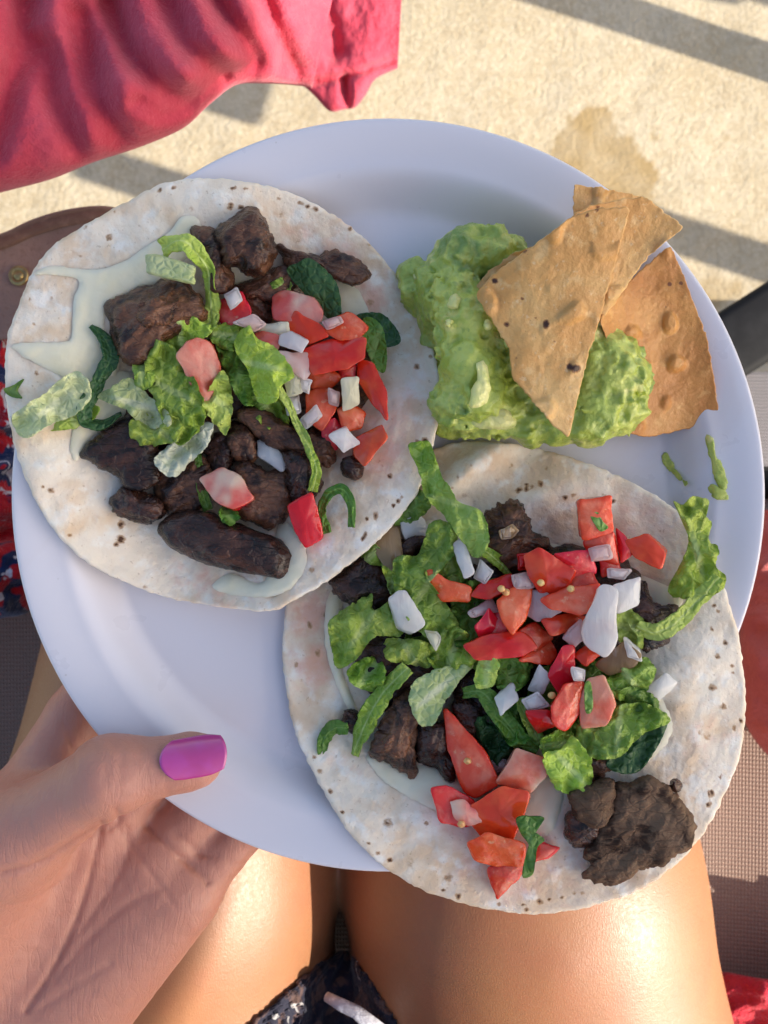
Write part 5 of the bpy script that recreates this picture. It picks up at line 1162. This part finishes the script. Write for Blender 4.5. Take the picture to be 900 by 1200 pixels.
# lower taco
on([(457,704),(466,694),(477,692),(498,729),(484,741),(470,734)], zR, 22, 'white onion stick standing on the lettuce', 'onion', depth=6, tilt=(.1,.3))
on([(498,739),(512,741),(516,748),(511,763),(504,752)], zR, 19, 'pale green onion end below the white stick', 'onion_green', depth=4)
on([(532,638),(543,632),(551,652),(556,670),(544,678),(537,660)], zR, 18, 'glassy grey onion strip on the long lettuce leaf', 'onion', depth=3)
on([(683,741),(692,716),(703,687),(714,687),(724,694),(720,720),(724,747),(710,768),(690,757)], zR, 28, 'biggest white onion petal on the salsa heap', 'onion', depth=6, tilt=(.15,.1))
on([(719,688),(750,677),(747,707),(723,718)], zR, 21, 'cloudy white onion square beside the biggest petal', 'onion', depth=6)
on([(614,718),(623,693),(638,692),(658,717),(630,728)], zR, 20, 'pink stained onion petal in the middle of the heap', 'onion_pink')
on([(549,718),(577,699),(584,717),(554,723)], zR, 18, 'pinkish onion sliver left of the triangular tomato', 'onion_pink')
on([(600,674),(622,671),(626,688),(604,691)], zR, 20, ML, 'onion_pink', group=OL)
on([(619,808),(632,779),(644,793),(637,814)], zR, 20, 'purple tinged onion dice beside the upright tomato', 'onion')
on([(612,821),(630,812),(643,827),(620,834)], zR, 20, ML, group=OL)
on([(579,818),(600,802),(606,820),(587,838)], zR, 19, 'pale onion cube lying on the dark lettuce strip', 'onion', depth=6)
on([(756,811),(780,789),(794,800),(770,824)], zR, 5.5, 'loose white onion stick on the bare lower tortilla', 'onion', depth=5)
on([(671,783),(685,786),(685,798),(673,798)], zR, 25, ML, group=OL)
on([(659,748),(680,727),(688,747),(673,758)], zR, 23, ML, 'onion_pink', group=OL)
on([(689,643),(713,639),(716,653),(693,658)], zR, 22, ML, 'onion_pink', group=OL)
on([(712,666),(739,668),(732,679),(713,677)], zR, 19, 'glassy thin onion chip right of the stacked dice', 'onion', depth=2.5)
on([(699,778),(715,765),(731,753),(751,767),(743,781),(713,791)], zR, 19, 'brownish glassy onion petal below the biggest petal', 'onion_cooked', depth=5)
on([(571,891),(593,890),(596,900),(580,906)], zR, 7, 'purple onion sliver between tomato wedge and pink dice', 'onion_pink', depth=3)
on([(554,678),(563,656),(578,670),(568,684)], zR, 17, 'frosty onion chip above the dark tomato slice', 'onion', depth=3)
on([(438,630),(452,616),(467,620),(471,650),(463,678),(443,652)], zR, 11, 'tan grilled onion piece beside the overlapping tortilla', 'onion_cooked', depth=7)
on([(470,612),(490,602),(502,618),(498,630),(475,632)], zR, 8, 'cloudy grilled onion above the dark flat steak', 'onion', depth=4)
on([(585,622),(600,614),(608,622),(600,632),(588,632)], zR, 15.5, 'tan onion bit on the rough steak lump', 'onion_cooked', depth=4)
on([(732,748),(748,762),(752,775),(735,770)], zR, 20, 'milky onion chip at the edge of the brown petal', 'onion', depth=3)
sd = iter(['tiny yellow seed on the big orange-red tomato wedge', 'tiny yellow seed at the top of the triangular tomato wedge', 'tiny yellow seed beside the purple tinged onion dice', 'tiny yellow seed left of the one on the triangular wedge', 'tiny yellow seed on the long red tomato wedge', 'tiny yellow seed under the rounded orange tomato lobe', 'tiny seed on the seedy brownish tomato core', 'tiny yellow seed on the long seedy tomato slice'])
for (x, y, b, l) in ((633,683,zR,25),(592,694,zR,22),(646,815,zR,22),(587,690,zR,23),(547,892,zR,12.5),(540,966,zR,11),(410,489,zL,10.5),(668,690,zR,24.5)):
    o = blob('tomato_seed', [(x-4,y),(x-1,y-4),(x+4,y-3),(x+5,y+2),(x,y+4)], b, l*.001, .0012, MT['seed'], n=24, nr=7, rough=0, amp=.0001); tag(o, next(sd), 'seed', 'tomato seeds')

# --- guacamole
def build_guac():
    poly = np.array([(478,318),(500,316),(515,300),(528,286),(545,280),(590,276),(640,276),(700,300),(738,385),(752,455),(742,500),(700,510),(650,508),(600,500),(545,498),(526,500),(524,480),(522,430),(518,380),(494,350)], float)
    pr = resample(poly, 80, True); c = area_centroid(pr); rg = np.random.default_rng(11)
    blobs = []
    while len(blobs) < 105:
        q = np.array([rg.uniform(470, 760), rg.uniform(272, 530)])
        if not in_poly(q[None], (pr - c) * 0.90 + c)[0]: continue
        edge = np.min(np.linalg.norm(pr - q, axis=1))
        h = -0.013 + 0.021 * min(1, edge / 60) ** 0.7
        blobs.append((P(q[0], q[1], h * rg.uniform(0.2, 1.0)), rg.uniform(0.0035, 0.0078) * (0.75 if edge < 18 else 1.0), rg.uniform(.7, 1.3, 3)))
    for x, y, z, r in ((545,300,.004,.0085),(520,330,-.002,.008),(575,300,.004,.008),(548,375,.010,.0085),(550,430,.011,.0090),(560,462,.010,.0085),(535,470,.006,.008),(540,400,.008,.007),(580,480,.004,.008),(620,490,.002,.008),(690,486,.006,.010),(715,440,.006,.011),(722,474,.004,.009),(532,484,-.006,.008),(556,482,.001,.007),(486,322,-.008,.0050),(500,350,-.008,.006),(700,420,.006,.011),(660,488,.004,.009),(522,352,.000,.008),(512,372,-.007,.006),(538,348,.006,.0075),(508,400,-.011,.006),(508,440,-.011,.006),(515,474,-.011,.006),(494,335,-.008,.006)):
        blobs.append((P(x, y, z), r, np.ones(3)))
    lo = P(470, 530, -0.018) - 0.006; hi = P(765, 265, 0.02) + 0.006
    lo = np.array([P(468,0,-.02)[0] - .004, P(0,535,-.02)[1] - .004, -0.019]); hi = np.array([P(765,0,-.02)[0] + .003, P(0,266,-.02)[1] + .003, 0.024])
    def fn(p):
        d = np.full(p.shape[:-1], 0.02)
        for b, r, s in blobs:
            R = r * 1.35 + 0.004; sl = []
            for k in range(3):
                ax = p[:, 0, 0, 0] if k == 0 else (p[0, :, 0, 1] if k == 1 else p[0, 0, :, 2])
                a_, b_ = np.searchsorted(ax, b[k] - R), np.searchsorted(ax, b[k] + R); sl.append(slice(a_, b_))
            sl = tuple(sl)
            if any(q.stop <= q.start for q in sl): continue
            d[sl] = smin(d[sl], np.linalg.norm((p[sl] - b) / s, axis=-1) - r, 0.0022)
        base = plate_z(p[..., 0], p[..., 1])
        n_ = np.zeros(d.shape); m = np.abs(d) < 0.004
        n_[m] = (0.0011 * fbm(p[m] * 230, 3) + 0.0012 * ridged(p[m] * 150, 2)) * (0.65 + 0.8 * sstep(-0.2, 0.35, perlin(p[m] * 70 + 3)))
        return np.maximum(d - n_, base - p[..., 2] + 0.0003)
    v, f = sdf_mesh(fn, lo, hi, 0.0007, dense=True)
    o = mesh_obj('guacamole', v, f, MT['guac'])
    bm = bmesh.new(); bm.from_mesh(o.data); bmesh.ops.recalc_face_normals(bm, faces=bm.faces); bm.to_mesh(o.data); bm.free()
    tag(o, 'chunky green guacamole mound beneath the tortilla chips', 'guacamole')
    flat = lambda x, y: 0.0
    for poly, z, t in (([(558,425),(568,420),(575,432),(576,455),(566,474),(552,478),(552,462),(560,446)], .0205, .0022), ([(527,350),(535,345),(541,352),(537,362),(528,360)], .0165, .003),
                       ([(520,375),(528,372),(532,380),(525,385)], .016, .003), ([(592,397),(598,395),(600,404),(594,407)], .017, .003), ([(568,377),(573,375),(575,382),(570,384)], .018, .003),
                       ([(548,480),(575,476),(600,480),(602,498),(575,502),(550,496)], .009, .004), ([(484,322),(492,318),(500,326),(494,338),(486,334)], -.004, .0035)):
        blob('avocado_chunk', poly, flat, z, t, MT['avocado'], rough=1.5, amp=.0008, freq=260, aniso=1, n=60, nr=14, parent=o)
build_guac()
sm = lambda x, y: plate_z(x, y)
sl_ = iter(['longest green guacamole smear on the bare white rim', 'short guacamole smear at the end of the longest one', 'slanting guacamole streak between the smears and lower tortilla', 'tiny guacamole dot at the tip of the slanting streak'])
for poly in ([(826,508),(834,514),(838,530),(846,545),(852,565),(846,572),(838,560),(832,540),(828,525)], [(826,572),(838,570),(852,578),(854,586),(840,584)], [(776,534),(782,532),(786,542),(794,552),(800,562),(796,564),(786,553),(778,545)], [(800,563),(806,564),(806,569),(800,568)]):
    o = blob('guacamole_smear', poly, sm, .0002, .0006, MT['guac'], rough=3, amp=.0004, freq=300, aniso=1, n=90, nr=10, follow=True); tag(o, next(sl_), 'smear', 'guacamole smears on the rim')

# --- chips
def chip(poly, z0, gx, gy, label, spots, bend=(0, 0, 0), thick=.0023, seed=1, mat='chip'):
    poly = np.array(poly, float); c = poly.mean(0); w = P(c[0], c[1], z0)
    def zf(x, y):
        u = x - w[0]; v = y - w[1]
        return z0 + gx * u + gy * v + bend[0] * u * u + bend[1] * v * v + bend[2] * u * v + 0.0006 * fbm(np.stack([x * 90, y * 90, np.full(np.shape(x), seed * 1.)], -1), 3) + 0.0019 * sstep(0.22, 0.6, perlin(np.stack([x * 110, y * 110, np.full(np.shape(x), seed * 2.)], -1)))
    o = sheet_slab('tortilla_chip', poly, zf, thick, MT[mat], nr=60, n=220, smooth=False, rough=2.2, seed=seed, attrs_fn=marks(spots, [], seed))
    return tag(o, label, 'chip')
chip([(672,216),(700,219),(745,229),(760,232),(740,262),(700,290),(672,280)], .016, -.25, .35, 'tortilla chip whose square corner sticks up behind the others', [(755,230,5,.5)], (3,3,0), seed=3)
chip([(671,250),(700,238),(755,230),(802,266),(760,300),(735,335),(705,376),(690,390),(640,330)], .021, -.20, .30, 'narrow tortilla chip sandwiched between the front and back chips', [(700,243,5,.7)], (9,4,3), seed=4)
chip([(785,287),(794,306),(812,350),(830,400),(843,484),(808,502),(755,513),(732,507),(732,470),(720,420),(702,376),(735,330)], .003, -.30, .18, 'curved orange tortilla chip leaning down onto the plate rim', [(785,333,5,.9),(798,332,5,.8),(780,360,3,.6),(745,495,6,.6),(733,495,6,.7)], (16,-3,6), seed=5, mat='chip_dark')
chip([(556,338),(572,318),(600,298),(640,282),(640,300),(600,330),(560,350)], .012, -.1, .1, 'sliver of tortilla chip half sunk in the guacamole', [(600,292,5,.8)], (0,0,0), seed=6)
chip([(557,346),(577,321),(617,293),(670,254),(697,244),(739,242),(726,290),(703,373),(688,422),(675,476),(667,515),(648,498),(621,467),(599,440),(597,409),(577,378)], .026, -.02, .24, 'large front tortilla chip with dark spots stuck in the guacamole', [(614,293,6,1.0),(616,290,4,.9),(580,329,6,1.1),(688,252,4,.9),(594,380,5,.9),(612,350,4,.8),(640,380,6,1.0),(675,432,9,1.2),(668,430,7,1.1),(693,285,6,.5),(628,373,3,.7),(700,246,4,.7),(650,400,3,.5),(605,420,3,.5),(640,460,3,.5)], (-7,4,5), seed=7)
